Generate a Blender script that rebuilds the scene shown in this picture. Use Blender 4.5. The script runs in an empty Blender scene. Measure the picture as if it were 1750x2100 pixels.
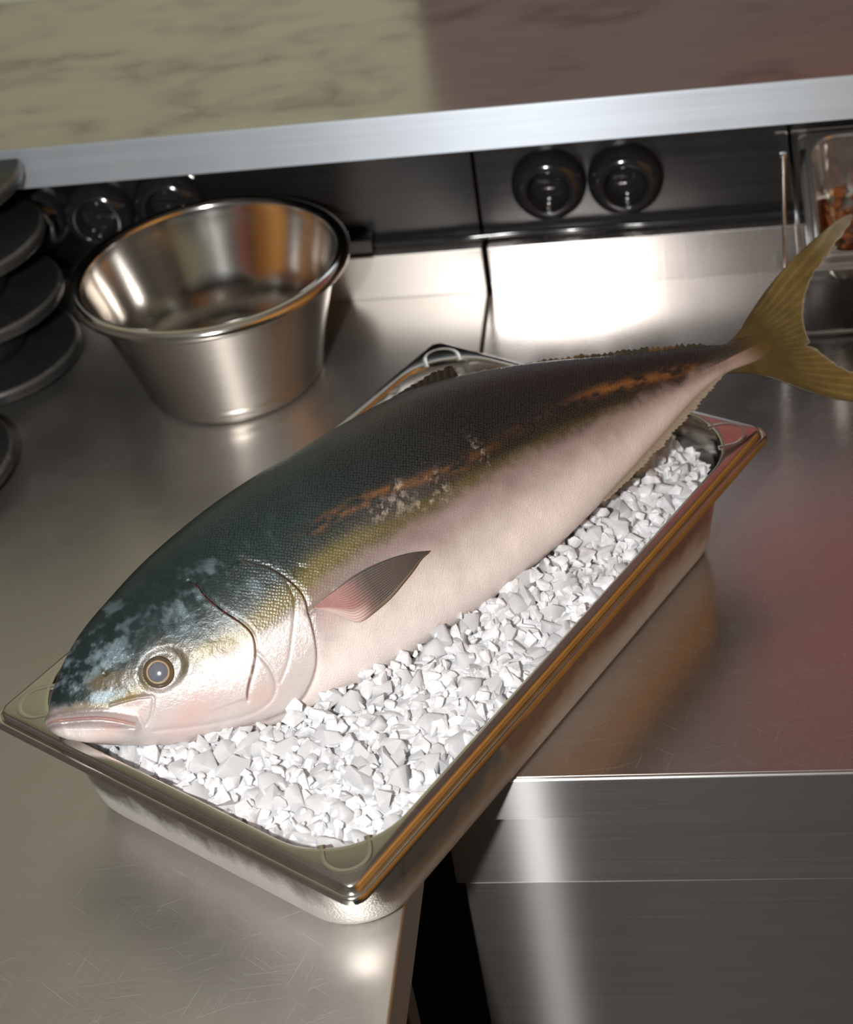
import bpy, bmesh, math, random
import numpy as np
from mathutils import Matrix, Vector
random.seed(7)
rng = np.random.default_rng(11)
scene = bpy.context.scene
COL = scene.collection

# ------------------------------------------------------------------ camera
cam_d = bpy.data.cameras.new('camera')
cam = bpy.data.objects.new('camera', cam_d)
COL.objects.link(cam)
RX = (0.98570195, 0.09844562, -0.13674837)
RY = (-0.0483756, -0.61206532, -0.78932619)
RZ = (-0.16140465, 0.78465566, -0.59855162)
cam.matrix_world = Matrix(((RX[0], -RY[0], -RZ[0], 0.19887673),
                           (RX[1], -RY[1], -RZ[1], -1.47727959),
                           (RX[2], -RY[2], -RZ[2], 0.84562413),
                           (0, 0, 0, 1)))
cam_d.sensor_fit = 'VERTICAL'
cam_d.sensor_height = 36.0
cam_d.lens = 3384.2 / 2100 * 36.0
cam_d.clip_start = 0.05
cam_d.dof.use_dof = True
cam_d.dof.focus_distance = 1.10
cam_d.dof.aperture_fstop = 7.0
scene.camera = cam

# ------------------------------------------------------------------ world, flash, exposure
world = bpy.data.worlds.new('world')
scene.world = world
world.use_nodes = True
world.node_tree.nodes['Background'].inputs[0].default_value = (1.0, 0.95, 0.88, 1)
world.node_tree.nodes['Background'].inputs[1].default_value = 0.10
ld = bpy.data.lights.new('flash', 'POINT')
ld.energy = 86.0
ld.color = (1.0, 0.985, 0.968)
ld.shadow_soft_size = 0.022
flash = bpy.data.objects.new('flash', ld)
flash.location = (-0.055, -1.48, 0.83)
COL.objects.link(flash)
vs = scene.view_settings
vs.view_transform = 'Standard'
vs.look = 'None'
vs.exposure = 0.0
vs.gamma = 1.0
vs.use_curve_mapping = False


# ------------------------------------------------------------------ helpers
def tag(o, label=None, cat=None, group=None, kind=None):
    if label: o['label'] = label
    if cat: o['category'] = cat
    if group: o['group'] = group
    if kind: o['kind'] = kind
    return o


def empty(name, loc=(0, 0, 0), rot=(0, 0, 0)):
    o = bpy.data.objects.new(name, None)
    o.empty_display_size = 0.03
    o.location = loc
    o.rotation_euler = rot
    COL.objects.link(o)
    return o


def obj(name, me, mat=None, parent=None, smooth=False):
    o = bpy.data.objects.new(name, me)
    COL.objects.link(o)
    if parent is not None: o.parent = parent
    if mat is not None and not me.materials:
        for m in (mat if isinstance(mat, (list, tuple)) else [mat]): me.materials.append(m)
    if smooth:
        for f in me.polygons: f.use_smooth = True
    return o


def from_data(name, verts, faces):
    me = bpy.data.meshes.new(name)
    me.from_pydata([tuple(map(float, v)) for v in verts], [], faces)
    me.validate()
    me.update()
    return me


def bm_mesh(name, bm, smooth_angle=None):
    bmesh.ops.recalc_face_normals(bm, faces=bm.faces)
    me = bpy.data.meshes.new(name)
    bm.to_mesh(me)
    bm.free()
    if smooth_angle is not None:
        me.shade_smooth()
        me.set_sharp_from_angle(angle=math.radians(smooth_angle))
    return me


def box_bm(bm, x0, x1, y0, y1, z0, z1, bevel=0.0, seg=3):
    r = bmesh.ops.create_cube(bm, size=1.0)
    vs_ = r['verts']
    for v in vs_:
        v.co = Vector(((x0 + x1) / 2 + v.co.x * (x1 - x0), (y0 + y1) / 2 + v.co.y * (y1 - y0), (z0 + z1) / 2 + v.co.z * (z1 - z0)))
    if bevel > 0:
        es = list({e for v in vs_ for e in v.link_edges})
        bmesh.ops.bevel(bm, geom=es, offset=bevel, segments=seg, profile=0.5, affect='EDGES')


def uv_planar(me):
    """U along the horizontal brushing direction, V across it, in metres."""
    uv = me.uv_layers.new(name='UVMap')
    for f in me.polygons:
        n = f.normal
        for li in f.loop_indices:
            c = me.vertices[me.loops[li].vertex_index].co
            if abs(n.z) > 0.7: uv.data[li].uv = (c.x, c.y)
            elif abs(n.y) > 0.7: uv.data[li].uv = (c.x, c.z)
            else: uv.data[li].uv = (c.y, c.z)


def box(name, x0, x1, y0, y1, z0, z1, mat, parent=None, bevel=0.0015):
    bm = bmesh.new()
    box_bm(bm, x0, x1, y0, y1, z0, z1, bevel, 4)
    me = bm_mesh(name, bm)
    uv_planar(me)
    return obj(name, me, mat, parent)


def lathe_mesh(name, prof, seg=96, closed=False):
    """prof: list of (r, z) points."""
    verts, faces = [], []
    n = len(prof)
    for i in range(seg):
        a = 2 * math.pi * i / seg
        for r, z in prof: verts.append((r * math.cos(a), r * math.sin(a), z))
    for i in range(seg):
        j = (i + 1) % seg
        for k in range(n - 1 + (1 if closed else 0)):
            k2 = (k + 1) % n
            faces.append((i * n + k, j * n + k, j * n + k2, i * n + k2))
    bm = bmesh.new()
    me = from_data(name, verts, faces)
    bm.from_mesh(me)
    bmesh.ops.remove_doubles(bm, verts=bm.verts, dist=1e-6)
    bmesh.ops.dissolve_degenerate(bm, edges=bm.edges, dist=1e-7)
    bmesh.ops.recalc_face_normals(bm, faces=bm.faces)
    bm.to_mesh(me)
    bm.free()
    me.shade_smooth()
    me.set_sharp_from_angle(angle=math.radians(50))
    return me


def tube_mesh(name, pts, r, seg=10, flat=1.0, cap=True):
    """Tube along a polyline; flat squashes it along z."""
    verts, faces = [], []
    pts = [Vector(q) for q in pts]
    for i, q in enumerate(pts):
        t = (pts[min(i + 1, len(pts) - 1)] - pts[max(i - 1, 0)]).normalized()
        up = Vector((0, 0, 1)) if abs(t.z) < 0.95 else Vector((1, 0, 0))
        sx = t.cross(up).normalized()
        sy = sx.cross(t).normalized()
        for k in range(seg):
            a = 2 * math.pi * k / seg
            verts.append(q + sx * (r * math.cos(a)) + sy * (r * flat * math.sin(a)))
    for i in range(len(pts) - 1):
        for k in range(seg):
            k2 = (k + 1) % seg
            faces.append((i * seg + k, i * seg + k2, (i + 1) * seg + k2, (i + 1) * seg + k))
    if cap:
        faces.append(tuple(range(seg - 1, -1, -1)))
        faces.append(tuple((len(pts) - 1) * seg + k for k in range(seg)))
    me = from_data(name, verts, faces)
    me.shade_smooth()
    me.set_sharp_from_angle(angle=math.radians(60))
    return me


# ------------------------------------------------------------------ materials
def new_mat(name):
    m = bpy.data.materials.new(name)
    m.use_nodes = True
    nt = m.node_tree
    return m, nt, nt.nodes['Principled BSDF']


def N_(nt, t, **kw):
    n = nt.nodes.new(t)
    for k, v in kw.items():
        if isinstance(k, str) and hasattr(n, k): setattr(n, k, v)
    return n


def mapped(nt, scale, rot=(0, 0, 0), coord='Object', loc=(0, 0, 0)):
    tc = N_(nt, 'ShaderNodeTexCoord')
    mp = N_(nt, 'ShaderNodeMapping')
    mp.inputs['Scale'].default_value = scale
    mp.inputs['Rotation'].default_value = rot
    mp.inputs['Location'].default_value = loc
    nt.links.new(tc.outputs[coord], mp.inputs['Vector'])
    return mp.outputs['Vector']


def noise(nt, vec, scale, detail=3, rough=0.55, dist=0.0):
    n = N_(nt, 'ShaderNodeTexNoise')
    n.inputs['Scale'].default_value = scale
    n.inputs['Detail'].default_value = detail
    n.inputs['Roughness'].default_value = rough
    n.inputs['Distortion'].default_value = dist
    nt.links.new(vec, n.inputs['Vector'])
    return n.outputs['Fac']


def ramp(nt, fac, stops):
    r = N_(nt, 'ShaderNodeValToRGB')
    els = r.color_ramp.elements
    while len(els) < len(stops): els.new(0.5)
    for e, (pos, c) in zip(els, stops):
        e.position = pos
        e.color = c if len(c) == 4 else (*c, 1)
    nt.links.new(fac, r.inputs['Fac'])
    return r.outputs['Color']


def mathn(nt, op, a, b=None, clamp=False):
    n = N_(nt, 'ShaderNodeMath', operation=op)
    n.use_clamp = clamp
    for i, x in enumerate((a, b)):
        if x is None: continue
        if hasattr(x, 'type'): nt.links.new(x, n.inputs[i])
        else: n.inputs[i].default_value = x
    return n.outputs[0]


def mixc(nt, fac, a, b, blend='MIX'):
    n = N_(nt, 'ShaderNodeMix', data_type='RGBA', blend_type=blend)
    for sock, x in ((n.inputs[0], fac), (n.inputs[6], a), (n.inputs[7], b)):
        if hasattr(x, 'type'): nt.links.new(x, sock)
        else: sock.default_value = x if not isinstance(x, tuple) else (x if len(x) == 4 else (*x, 1))
    return n.outputs[2]


def bump(nt, h, strength, dist, normal=None):
    b = N_(nt, 'ShaderNodeBump')
    b.inputs['Strength'].default_value = strength
    b.inputs['Distance'].default_value = dist
    nt.links.new(h, b.inputs['Height'])
    if normal is not None: nt.links.new(normal, b.inputs['Normal'])
    return b.outputs['Normal']


def steel(name, base=(0.58, 0.56, 0.53), rough=0.25, aniso=0.0, streak=(3, 260, 260), amount=0.10, smear=0.12,
          scratches=0.0, stains=0.0, frost=None, groove=(0.10, 0.0004), tone=(0.82, 1.12)):
    m, nt, b = new_mat(name)
    b.inputs['Metallic'].default_value = 1.0
    v1 = mapped(nt, streak)
    st = noise(nt, v1, 1.0, 3, 0.6)
    v2 = mapped(nt, (1, 1, 1))
    big = noise(nt, v2, 7.0, 4, 0.6, 0.4)
    # roughness: brushed streaks + wiped smears
    r1 = mathn(nt, 'MULTIPLY_ADD', st, amount)
    nt.nodes[-1].inputs[2].default_value = rough - amount * 0.5 - smear * 0.5
    r2 = mathn(nt, 'MULTIPLY', big, smear)
    rr = mathn(nt, 'ADD', r1, r2, True)
    col = mixc(nt, st, tuple(c * tone[0] for c in base), tuple(min(1, c * tone[1]) for c in base))
    if scratches > 0:
        masks = []
        for ang, sc, off in ((0.42, (16, 1300, 1), (0, 0, 0)), (0.15, (12, 1500, 1), (.3, .7, 0)), (-0.6, (20, 1300, 1), (.9, .2, 0)), (1.25, (22, 1400, 1), (.5, .1, 0))):
            vv = mapped(nt, tuple(1 / c for c in sc), (0, 0, ang), loc=off)
            vv.node.vector_type = 'TEXTURE'
            nn = noise(nt, vv, 1.0, 1, 0.5)
            masks.append(ramp(nt, nn, [(0.70, (0, 0, 0)), (0.74, (1, 1, 1))]))
        tot = masks[0]
        for q in masks[1:]: tot = mixc(nt, 1.0, tot, q, 'LIGHTEN')
        mm = mathn(nt, 'MULTIPLY', tot, scratches)
        rr = mathn(nt, 'ADD', rr, mathn(nt, 'MULTIPLY', mm, 0.45), True)
        col = mixc(nt, mm, col, (0.85, 0.83, 0.8))
    if stains > 0:
        vv = mapped(nt, (1.0, 1.5, 1.0))
        ds = noise(nt, vv, 5.0, 3, 0.6)
        vadd = N_(nt, 'ShaderNodeMixRGB')
        vadd.inputs[0].default_value = 0.11
        nt.links.new(vv, vadd.inputs[1])
        ncol = N_(nt, 'ShaderNodeTexNoise')
        ncol.inputs['Scale'].default_value = 9.0
        nt.links.new(vv, ncol.inputs['Vector'])
        nt.links.new(ncol.outputs['Color'], vadd.inputs[2])
        vo = N_(nt, 'ShaderNodeTexVoronoi', feature='DISTANCE_TO_EDGE')
        vo.inputs['Scale'].default_value = 12.0
        nt.links.new(vadd.outputs[0], vo.inputs['Vector'])
        line = ramp(nt, vo.outputs['Distance'], [(0.0, (1, 1, 1)), (0.10, (0.65, 0.65, 0.65)), (0.36, (0, 0, 0))])
        patch = ramp(nt, noise(nt, vv, 6.5, 3, 0.55), [(0.44, (0, 0, 0)), (0.6, (1, 1, 1))])
        mk = mathn(nt, 'MULTIPLY', mathn(nt, 'MULTIPLY', line, patch), stains)
        col = mixc(nt, mk, col, tuple(c * 0.3 for c in base))
        rr = mathn(nt, 'ADD', rr, mathn(nt, 'MULTIPLY', mk, 0.1), True)
    nrm = bump(nt, st, *groove)
    if frost is not None:
        z0, z1 = frost
        tc = N_(nt, 'ShaderNodeTexCoord')
        sp = N_(nt, 'ShaderNodeSeparateXYZ')
        nt.links.new(tc.outputs['Object'], sp.inputs[0])
        wob = noise(nt, mapped(nt, (1, 1, 0.6)), 22.0, 5, 0.65)
        zz = mathn(nt, 'SUBTRACT', sp.outputs['Z'], mathn(nt, 'MULTIPLY', mathn(nt, 'SUBTRACT', wob, 0.5), 0.06))
        mr = N_(nt, 'ShaderNodeMapRange')
        mr.inputs['From Min'].default_value = z0
        mr.inputs['From Max'].default_value = z1
        mr.inputs['To Min'].default_value = 1.0
        mr.inputs['To Max'].default_value = 0.0
        nt.links.new(zz, mr.inputs['Value'])
        # only the outside of the pan fogs up: stored per vertex
        at = N_(nt, 'ShaderNodeAttribute', attribute_name='outside')
        dew = noise(nt, mapped(nt, (1, 1, 1)), 620.0, 2, 0.5)
        fm = mathn(nt, 'MULTIPLY', mr.outputs[0], at.outputs['Fac'], True)
        col = mixc(nt, mathn(nt, 'MULTIPLY', fm, 0.55), col, (0.36, 0.355, 0.345))
        rr = mathn(nt, 'ADD', rr, mathn(nt, 'MULTIPLY', fm, 0.34), True)
        nt.links.new(mathn(nt, 'SUBTRACT', 1.0, mathn(nt, 'MULTIPLY', fm, 0.38)), b.inputs['Metallic'])
        nb = N_(nt, 'ShaderNodeBump')
        nb.inputs['Distance'].default_value = 0.0008
        nt.links.new(mathn(nt, 'MULTIPLY', fm, 0.6), nb.inputs['Strength'])
        nt.links.new(dew, nb.inputs['Height'])
        nt.links.new(nrm, nb.inputs['Normal'])
        nrm = nb.outputs['Normal']
    nt.links.new(col, b.inputs['Base Color'])
    nt.links.new(rr, b.inputs['Roughness'])
    nt.links.new(nrm, b.inputs['Normal'])
    if aniso > 0:
        b.inputs['Anisotropic'].default_value = aniso
        b.inputs['Anisotropic Rotation'].default_value = 0.25
        tg = N_(nt, 'ShaderNodeTangent', direction_type='UV_MAP', uv_map='UVMap')
        nt.links.new(tg.outputs[0], b.inputs['Tangent'])
    return m


def paint(name, base, rough=0.5, var=0.25, scale=8.0, spec=0.5, bumpy=0.0, metallic=0.0):
    m, nt, b = new_mat(name)
    v = mapped(nt, (1, 1, 1))
    n = noise(nt, v, scale, 4, 0.6)
    col = mixc(nt, n, tuple(c * (1 - var) for c in base), tuple(min(1, c * (1 + var)) for c in base))
    nt.links.new(col, b.inputs['Base Color'])
    b.inputs['Roughness'].default_value = rough
    b.inputs['Specular IOR Level'].default_value = spec
    b.inputs['Metallic'].default_value = metallic
    if bumpy > 0: nt.links.new(bump(nt, noise(nt, v, scale * 6, 4, 0.6), 0.5, bumpy), b.inputs['Normal'])
    return m


M = {}
M['top_l'] = steel('worktop_steel_worn', (0.58, 0.555, 0.525), 0.36, 0.5, (3, 800, 800), 0.03, 0.14, scratches=0.15, groove=(0.05, 0.0003), tone=(0.95, 1.04))
M['top_r'] = steel('worktop_steel', (0.56, 0.53, 0.51), 0.25, 0.65, (3, 800, 800), 0.04, 0.10, scratches=0.13, groove=(0.06, 0.0003), tone=(0.94, 1.05))
M['front'] = steel('fridge_front_steel', (0.58, 0.57, 0.56), 0.30, 0.6, (4, 700, 700), 0.06, 0.02)
M['shelf'] = steel('shelf_steel', (0.60, 0.58, 0.55), 0.24, 0.3, (4, 220, 220), 0.08, 0.10, stains=0.55)
M['lip'] = steel('shelf_lip_galvanised', (0.50, 0.55, 0.60), 0.52, 0.85, (2, 120, 120), 0.10, 0.10)
def brushed_streak(m, weight):
    nt = m.node_tree
    b = nt.nodes['Principled BSDF']
    g = N_(nt, 'ShaderNodeBsdfAnisotropic')
    g.inputs['Color'].default_value = (0.60, 0.59, 0.575, 1)
    g.inputs['Roughness'].default_value = 0.40
    g.inputs['Anisotropy'].default_value = 0.91
    tg = N_(nt, 'ShaderNodeTangent', direction_type='UV_MAP', uv_map='UVMap')
    nt.links.new(tg.outputs[0], g.inputs['Tangent'])
    nt.links.new(b.inputs['Normal'].links[0].from_socket, g.inputs['Normal'])
    mx = N_(nt, 'ShaderNodeMixShader')
    mx.inputs[0].default_value = weight
    nt.links.new(b.outputs[0], mx.inputs[1])
    nt.links.new(g.outputs[0], mx.inputs[2])
    nt.links.new(mx.outputs[0], nt.nodes['Material Output'].inputs['Surface'])


M['door'] = steel('fridge_door_steel', (0.55, 0.53, 0.51), 0.30, 0.6, (4, 700, 700), 0.06, 0.02)
brushed_streak(M['front'], 0.050)
brushed_streak(M['door'], 0.022)
M['lip'].node_tree.nodes['Principled BSDF'].inputs['Metallic'].default_value = 0.72
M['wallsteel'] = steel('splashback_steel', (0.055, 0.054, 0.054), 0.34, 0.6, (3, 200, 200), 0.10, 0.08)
M['pan'] = steel('gastronorm_steel', (0.66, 0.635, 0.59), 0.13, 0.0, (60, 60, 60), 0.04, 0.05, frost=(0.030, 0.048))
M['gn'] = steel('gastronorm_steel_plain', (0.64, 0.62, 0.58), 0.18, 0.0, (60, 60, 60), 0.05, 0.05)
M['bowl'] = steel('bowl_steel', (0.66, 0.63, 0.59), 0.125, 0.0, (30, 30, 900), 0.08, 0.03)
M['gn'].node_tree.nodes['Principled BSDF'].inputs['Metallic'].default_value = 0.91
M['wire'] = steel('wire_steel', (0.68, 0.66, 0.63), 0.15, 0.0, (40, 40, 40), 0.04, 0.04)
M['black'] = paint('black_glossy_plastic', (0.012, 0.012, 0.013), 0.12, 0.2)
M['blackdull'] = paint('black_rubber', (0.012, 0.012, 0.012), 0.40, 0.3)
M['cabinet'] = paint('dark_cabinet', (0.035, 0.033, 0.032), 0.5, 0.25, 5)
M['green'] = paint('pale_green_wall', (0.45, 0.46, 0.335), 0.6, 0.10, 3)
M['brown'] = paint('red_brown_wall', (0.165, 0.115, 0.105), 0.6, 0.15, 3)
M['red'] = paint('red_reflection_panel', (0.34, 0.10, 0.095), 0.6, 0.1, 3)
M['orange'] = paint('orange_wall', (0.56, 0.25, 0.045), 0.6, 0.15, 2)
M['grey'] = paint('grey_plaster', (0.19, 0.185, 0.175), 0.7, 0.1, 2)
M['ceil'] = paint('white_ceiling', (0.36, 0.35, 0.335), 0.7, 0.05, 2)
M['floor'] = paint('dark_floor', (0.05, 0.046, 0.044), 0.6, 0.2, 6)


def slate():
    m, nt, b = new_mat('black_slate')
    v = mapped(nt, (1, 1, 1))
    n = noise(nt, v, 30, 5, 0.65)
    ch = ramp(nt, noise(nt, v, 55, 4, 0.7), [(0.58, (0, 0, 0)), (0.70, (1, 1, 1))])
    at = N_(nt, 'ShaderNodeAttribute', attribute_name='edge')
    col = mixc(nt, n, (0.006, 0.0065, 0.007), (0.018, 0.019, 0.020))
    wear = mathn(nt, 'MULTIPLY', at.outputs['Fac'], mathn(nt, 'MULTIPLY_ADD', ch, 0.8), True)
    nt.nodes[-1].inputs[1].default_value = 0.8
    nt.nodes[-2].inputs[2].default_value = 0.25
    col = mixc(nt, wear, col, (0.17, 0.155, 0.13))
    nt.links.new(col, b.inputs['Base Color'])
    b.inputs['Roughness'].default_value = 0.42
    nt.links.new(bump(nt, n, 0.4, 0.0015), b.inputs['Normal'])
    return m


M['slate'] = slate()

# ------------------------------------------------------------------ the setting
struct = lambda o: tag(o, kind='structure')
struct(box('floor', -2.2, 1.4, -3.2, 0.45, -0.95, -0.90, M['floor'], bevel=0))
struct(box('ceiling', -2.2, 1.4, -3.2, 0.45, 2.35, 2.40, M['ceil'], bevel=0))
wall_back = struct(box('wall_back', -2.2, 1.4, 0.40, 0.45, -0.90, 2.35, M['grey'], bevel=0))
box('green_wall_panel', -2.2, -0.085, 0.345, 0.400, 0.20, 2.34, M['green'], wall_back, bevel=0.001)
box('brown_wall_panel', -0.085, 1.35, 0.345, 0.400, 0.20, 2.34, M['brown'], wall_back, bevel=0.001)
box('red_reflection_panel', 0.26, 1.0, 0.335, 0.345, 0.47, 1.0, M['red'], wall_back, bevel=0.001)  # unseen panel, added to give the right counter its red reflection
wl = struct(box('wall_left', -2.25, -2.2, -3.2, 0.45, -0.90, 2.35, M['grey'], bevel=0))
wr = struct(box('wall_right', 1.35, 1.40, -3.2, 0.45, -0.90, 2.35, M['orange'], bevel=0))  # unseen wall, coloured and set close to give the steel orange reflections
sb = struct(empty('wall_splashback', (0, 0.03, 0.05)))
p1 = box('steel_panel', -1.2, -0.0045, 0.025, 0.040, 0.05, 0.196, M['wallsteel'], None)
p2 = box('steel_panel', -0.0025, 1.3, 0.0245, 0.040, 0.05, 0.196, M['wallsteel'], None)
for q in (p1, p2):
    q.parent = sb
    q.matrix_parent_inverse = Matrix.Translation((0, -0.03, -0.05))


def child(o, parent):
    o.parent = parent
    o.matrix_parent_inverse = Matrix.Translation(parent.location).inverted()
    return o


# left worktop, running towards the camera
t = tag(empty('steel_worktop', (-0.6, -0.6, -0.05)), 'worn stainless steel worktop on the left, scratched, reaching toward the viewer', 'worktop')
child(box('top', -1.2, -0.0012, -1.45, 0.0, -0.05, 0.0, M['top_l'], None, 0.002), t)
child(box('upstand', -1.2, -0.0022, -0.0005, 0.025, -0.02, 0.05, M['top_l'], None, 0.0015), t)
c = tag(empty('base_cabinet', (-0.6, -0.7, -0.9)), 'dark cabinet under the left steel worktop', 'cabinet')
child(box('body', -1.2, -0.045, -1.40, -0.70, -0.898, -0.052, M['cabinet'], None), c)
child(box('corner_post', -0.040, -0.016, -0.79, -0.765, -0.898, -0.052, M['cabinet'], None), c)
child(box('side_panel', -0.0445, -0.034, -1.35, -0.80, -0.86, -0.07, M['cabinet'], None), c)
# right refrigerated counter
t = tag(empty('refrigerated_counter', (0.65, -0.35, -0.9)), 'brushed stainless steel counter on the right with fascia and door below', 'counter')
child(box('top', 0.0012, 1.3, -0.6795, 0.0, -0.038, 0.0, M['top_r'], None, 0.001), t)
child(box('front_edge', 0.0012, 1.3, -0.683, -0.679, -0.040, 0.0005, M['front'], None, 0.0018), t)
child(box('upstand', 0.0022, 1.3, -0.0005, 0.0245, -0.02, 0.05, M['top_r'], None, 0.0015), t)
child(box('body', 0.006, 1.3, -0.640, -0.002, -0.88, -0.042, M['cabinet'], None), t)
child(box('fascia', 0.006, 1.3, -0.668, -0.639, -0.126, -0.0415, M['front'], None, 0.001), t)
child(box('door', 0.012, 0.62, -0.666, -0.639, -0.80, -0.1275, M['door'], None, 0.001), t)
child(box('door', 0.63, 1.29, -0.666, -0.639, -0.80, -0.1275, M['door'], None, 0.001), t)
# wall shelf
t = tag(empty('wall_shelf', (0, 0.13, 0.194)), 'deep steel shelf above the splashback with a grey metal front lip', 'shelf')
child(box('board', -1.1, 1.3, -0.0790, 0.335, 0.226, 0.2343, M['shelf'], None, 0.001), t)
child(box('front_lip', -0.9, 1.3, -0.0805, -0.0775, 0.194, 0.2345, M['lip'], None, 0.0008), t)
for x in (-0.75, 0.1, 0.9):
    child(box('bracket', x - 0.01, x + 0.01, -0.07, 0.335, 0.198, 0.2255, M['cabinet'], None, 0.001), t)
hk = tube_mesh('screw_hook', [(-0.2613, -0.060, 0.1985), (-0.2613, -0.060, 0.191), (-0.2590, -0.0615, 0.1865), (-0.2613, -0.063, 0.1825), (-0.2640, -0.062, 0.185)], 0.0013, 8)
tag(obj('screw_hook', hk, M['wire']), 'small metal hook under the shelf above the bowl', 'hook')

# ------------------------------------------------------------------ wall sockets
sock_prof = [(0.0, 0.0), (0.0215, 0.0)]
cover_prof = [(0.0375, 0.0), (0.0375, 0.004), (0.0368, 0.0095), (0.0345, 0.0150), (0.0305, 0.0195), (0.0265, 0.0220), (0.0240, 0.0228), (0.0226, 0.0228), (0.0216, 0.0222), (0.0209, 0.0205), (0.0205, 0.0070), (0.0, 0.0070)]
cover_me = lathe_mesh('socket_cover', cover_prof, 72)
ring_me = lathe_mesh('recess_ring', [(0.0204, 0.0160), (0.0196, 0.0168), (0.0186, 0.0160), (0.0184, 0.0120), (0.0204, 0.0120)], 64, True)
bm = bmesh.new(); box_bm(bm, -0.0022, 0.0022, -0.0012, 0.0012, 0.0070, 0.0175, 0.0006, 2)
clip_me = bm_mesh('earth_clip', bm, 40)
bm = bmesh.new(); box_bm(bm, -0.0165, 0.0165, -0.0040, 0.0040, 0.0068, 0.0100, 0.0012, 2)
bar_me = bm_mesh('centre_bar', bm, 40)
hole_me = lathe_mesh('pin_hole', [(0.0034, 0.0095), (0.0034, 0.0108), (0.0026, 0.0108), (0.0024, 0.0060)], 20)
screw_me = lathe_mesh('screw', [(0.0, 0.0118), (0.0016, 0.0116), (0.0022, 0.0105), (0.0022, 0.0098)], 16)
socks = [(0.0698, 0.1050, 0.05, 'round black wall socket under the shelf, left one of the right-hand pair'),
         (0.1455, 0.1040, -0.06, 'round black wall socket under the shelf, nearest the steel food pan'),
         (-0.4700, 0.1120, 0.2, 'round black wall socket beside the stack of black plates'),
         (-0.3960, 0.1120, 0.15, 'round black wall socket behind the left side of the steel bowl'),
         (-0.3195, 0.1180, 0.1, 'round black wall socket behind the bowl below the screw hook')]
for x, z, rz, lab in socks:
    s = empty('wall_socket', (x, 0.0250, z), (math.radians(90), rz, 0))
    tag(s, lab, 'socket', 'round black sockets on the splashback')
    obj('cover', cover_me, M['black'], s)
    obj('recess_ring', ring_me, M['black'], s)
    obj('centre_bar', bar_me, M['black'], s)
    for sy in (-1, 1):
        k = obj('earth_clip', clip_me, M['wire'], s); k.location = (0, sy * 0.0188, 0)
        h = obj('pin_hole', hole_me, M['black'], s); h.location = (sy * 0.0095, 0, 0)
    obj('screw', screw_me, M['wire'], s)
# cable along the ledge
pts = [(-0.118 + i * 0.0105, 0.0165 - 0.00002 * i + 0.0012 * math.sin(i * 0.55) * (1 if 8 < i < 26 else 0.2), 0.0552) for i in range(52)]
t = tag(empty('power_cable', (0.0, 0.0165, 0.05)), 'black power cable lying along the ledge of the splashback', 'cable')
child(obj('cord', tube_mesh('cord', pts, 0.0042, 12), M['black']), t)
child(box('connector', -0.160, -0.114, 0.004, 0.0245, 0.0505, 0.0675, M['blackdull'], None, 0.002), t)

# ------------------------------------------------------------------ steel bowl
R, Hb, rb = 0.1345, 0.1325, 0.088
prof = []
for i in range(9):   # outer bottom, radius
    a = math.radians(-90 + 80 * i / 8)
    prof.append((rb - 0.012 + 0.012 * math.cos(a), 0.012 + 0.012 * math.sin(a)))
prof.insert(0, (0.0, 0.0))
prof.append((0.1045, 0.07)); prof.append((0.1215, 0.1235))
for i in range(15):  # rolled rim
    a = math.radians(-70 + 250 * i / 14)
    prof.append((0.1278 + 0.0068 * math.cos(a), 0.1262 + 0.0064 * math.sin(a)))
prof += [(0.1196, 0.118), (0.1030, 0.070), (0.0905, 0.022)]
for i in range(9):
    a = math.radians(-8 - 82 * i / 8)
    prof.append((0.0745 + 0.016 * math.cos(a), 0.0195 + 0.016 * math.sin(a)))
prof += [(0.070, 0.0040), (0.0, 0.0040)]
bowl = tag(obj('steel_bowl', lathe_mesh('steel_bowl', prof, 160), M['bowl']), 'deep flared stainless steel bowl with rolled rim standing on the worktop', 'bowl')
bowl.location = (-0.2425, -0.136, 0.0004)

# ------------------------------------------------------------------ black slate plates
def plate_mesh(r=0.097, h=0.0145):
    prof = [(0.0, h), (r - 0.004, h), (r - 0.0022, h - 0.0006), (r - 0.0006, h - 0.0022), (r, h - 0.0045), (r - 0.0002, 0.004), (r - 0.0014, 0.0012), (r - 0.003, 0.0), (0.0, 0.0)]
    me = lathe_mesh('plate', prof, 96)
    at = me.attributes.new('edge', 'FLOAT', 'POINT')
    for v in me.vertices:
        rr = math.hypot(v.co.x, v.co.y)
        at.data[v.index].value = 1.0 if (rr > r - 0.0035 and (v.co.z > h - 0.003 or v.co.z < 0.002)) else (0.06 if rr > r - 0.004 else 0.0)
    return me


plate_me = plate_mesh()
foot_hi = lathe_mesh('foot', [(0.0, 0.0), (0.040, 0.0), (0.042, 0.002), (0.046, 0.012), (0.056, 0.040), (0.060, 0.0495), (0.058, 0.0505), (0.0, 0.0505)], 64)
foot_lo = lathe_mesh('foot', [(0.0, 0.0), (0.050, 0.0), (0.052, 0.002), (0.055, 0.0140), (0.053, 0.0160), (0.0, 0.0160)], 64)
stack = [(-0.5085, -0.1000, 0.0, foot_lo, 'black slate plate at the bottom of the stack beside the bowl'),
         (-0.5085, -0.1010, 0.0305, foot_hi, 'black slate plate second from the bottom of the stack, chipped edge'),
         (-0.5085, -0.1040, 0.0955, foot_hi, 'black slate plate second from the top of the stack, worn chalky edge'),
         (-0.5085, -0.1140, 0.1605, foot_hi, 'black slate plate on top of the stack near the shelf lip'),
         (-0.5185, -0.2980, 0.0, foot_lo, 'single black slate plate at the left edge in front of the stack')]
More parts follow.
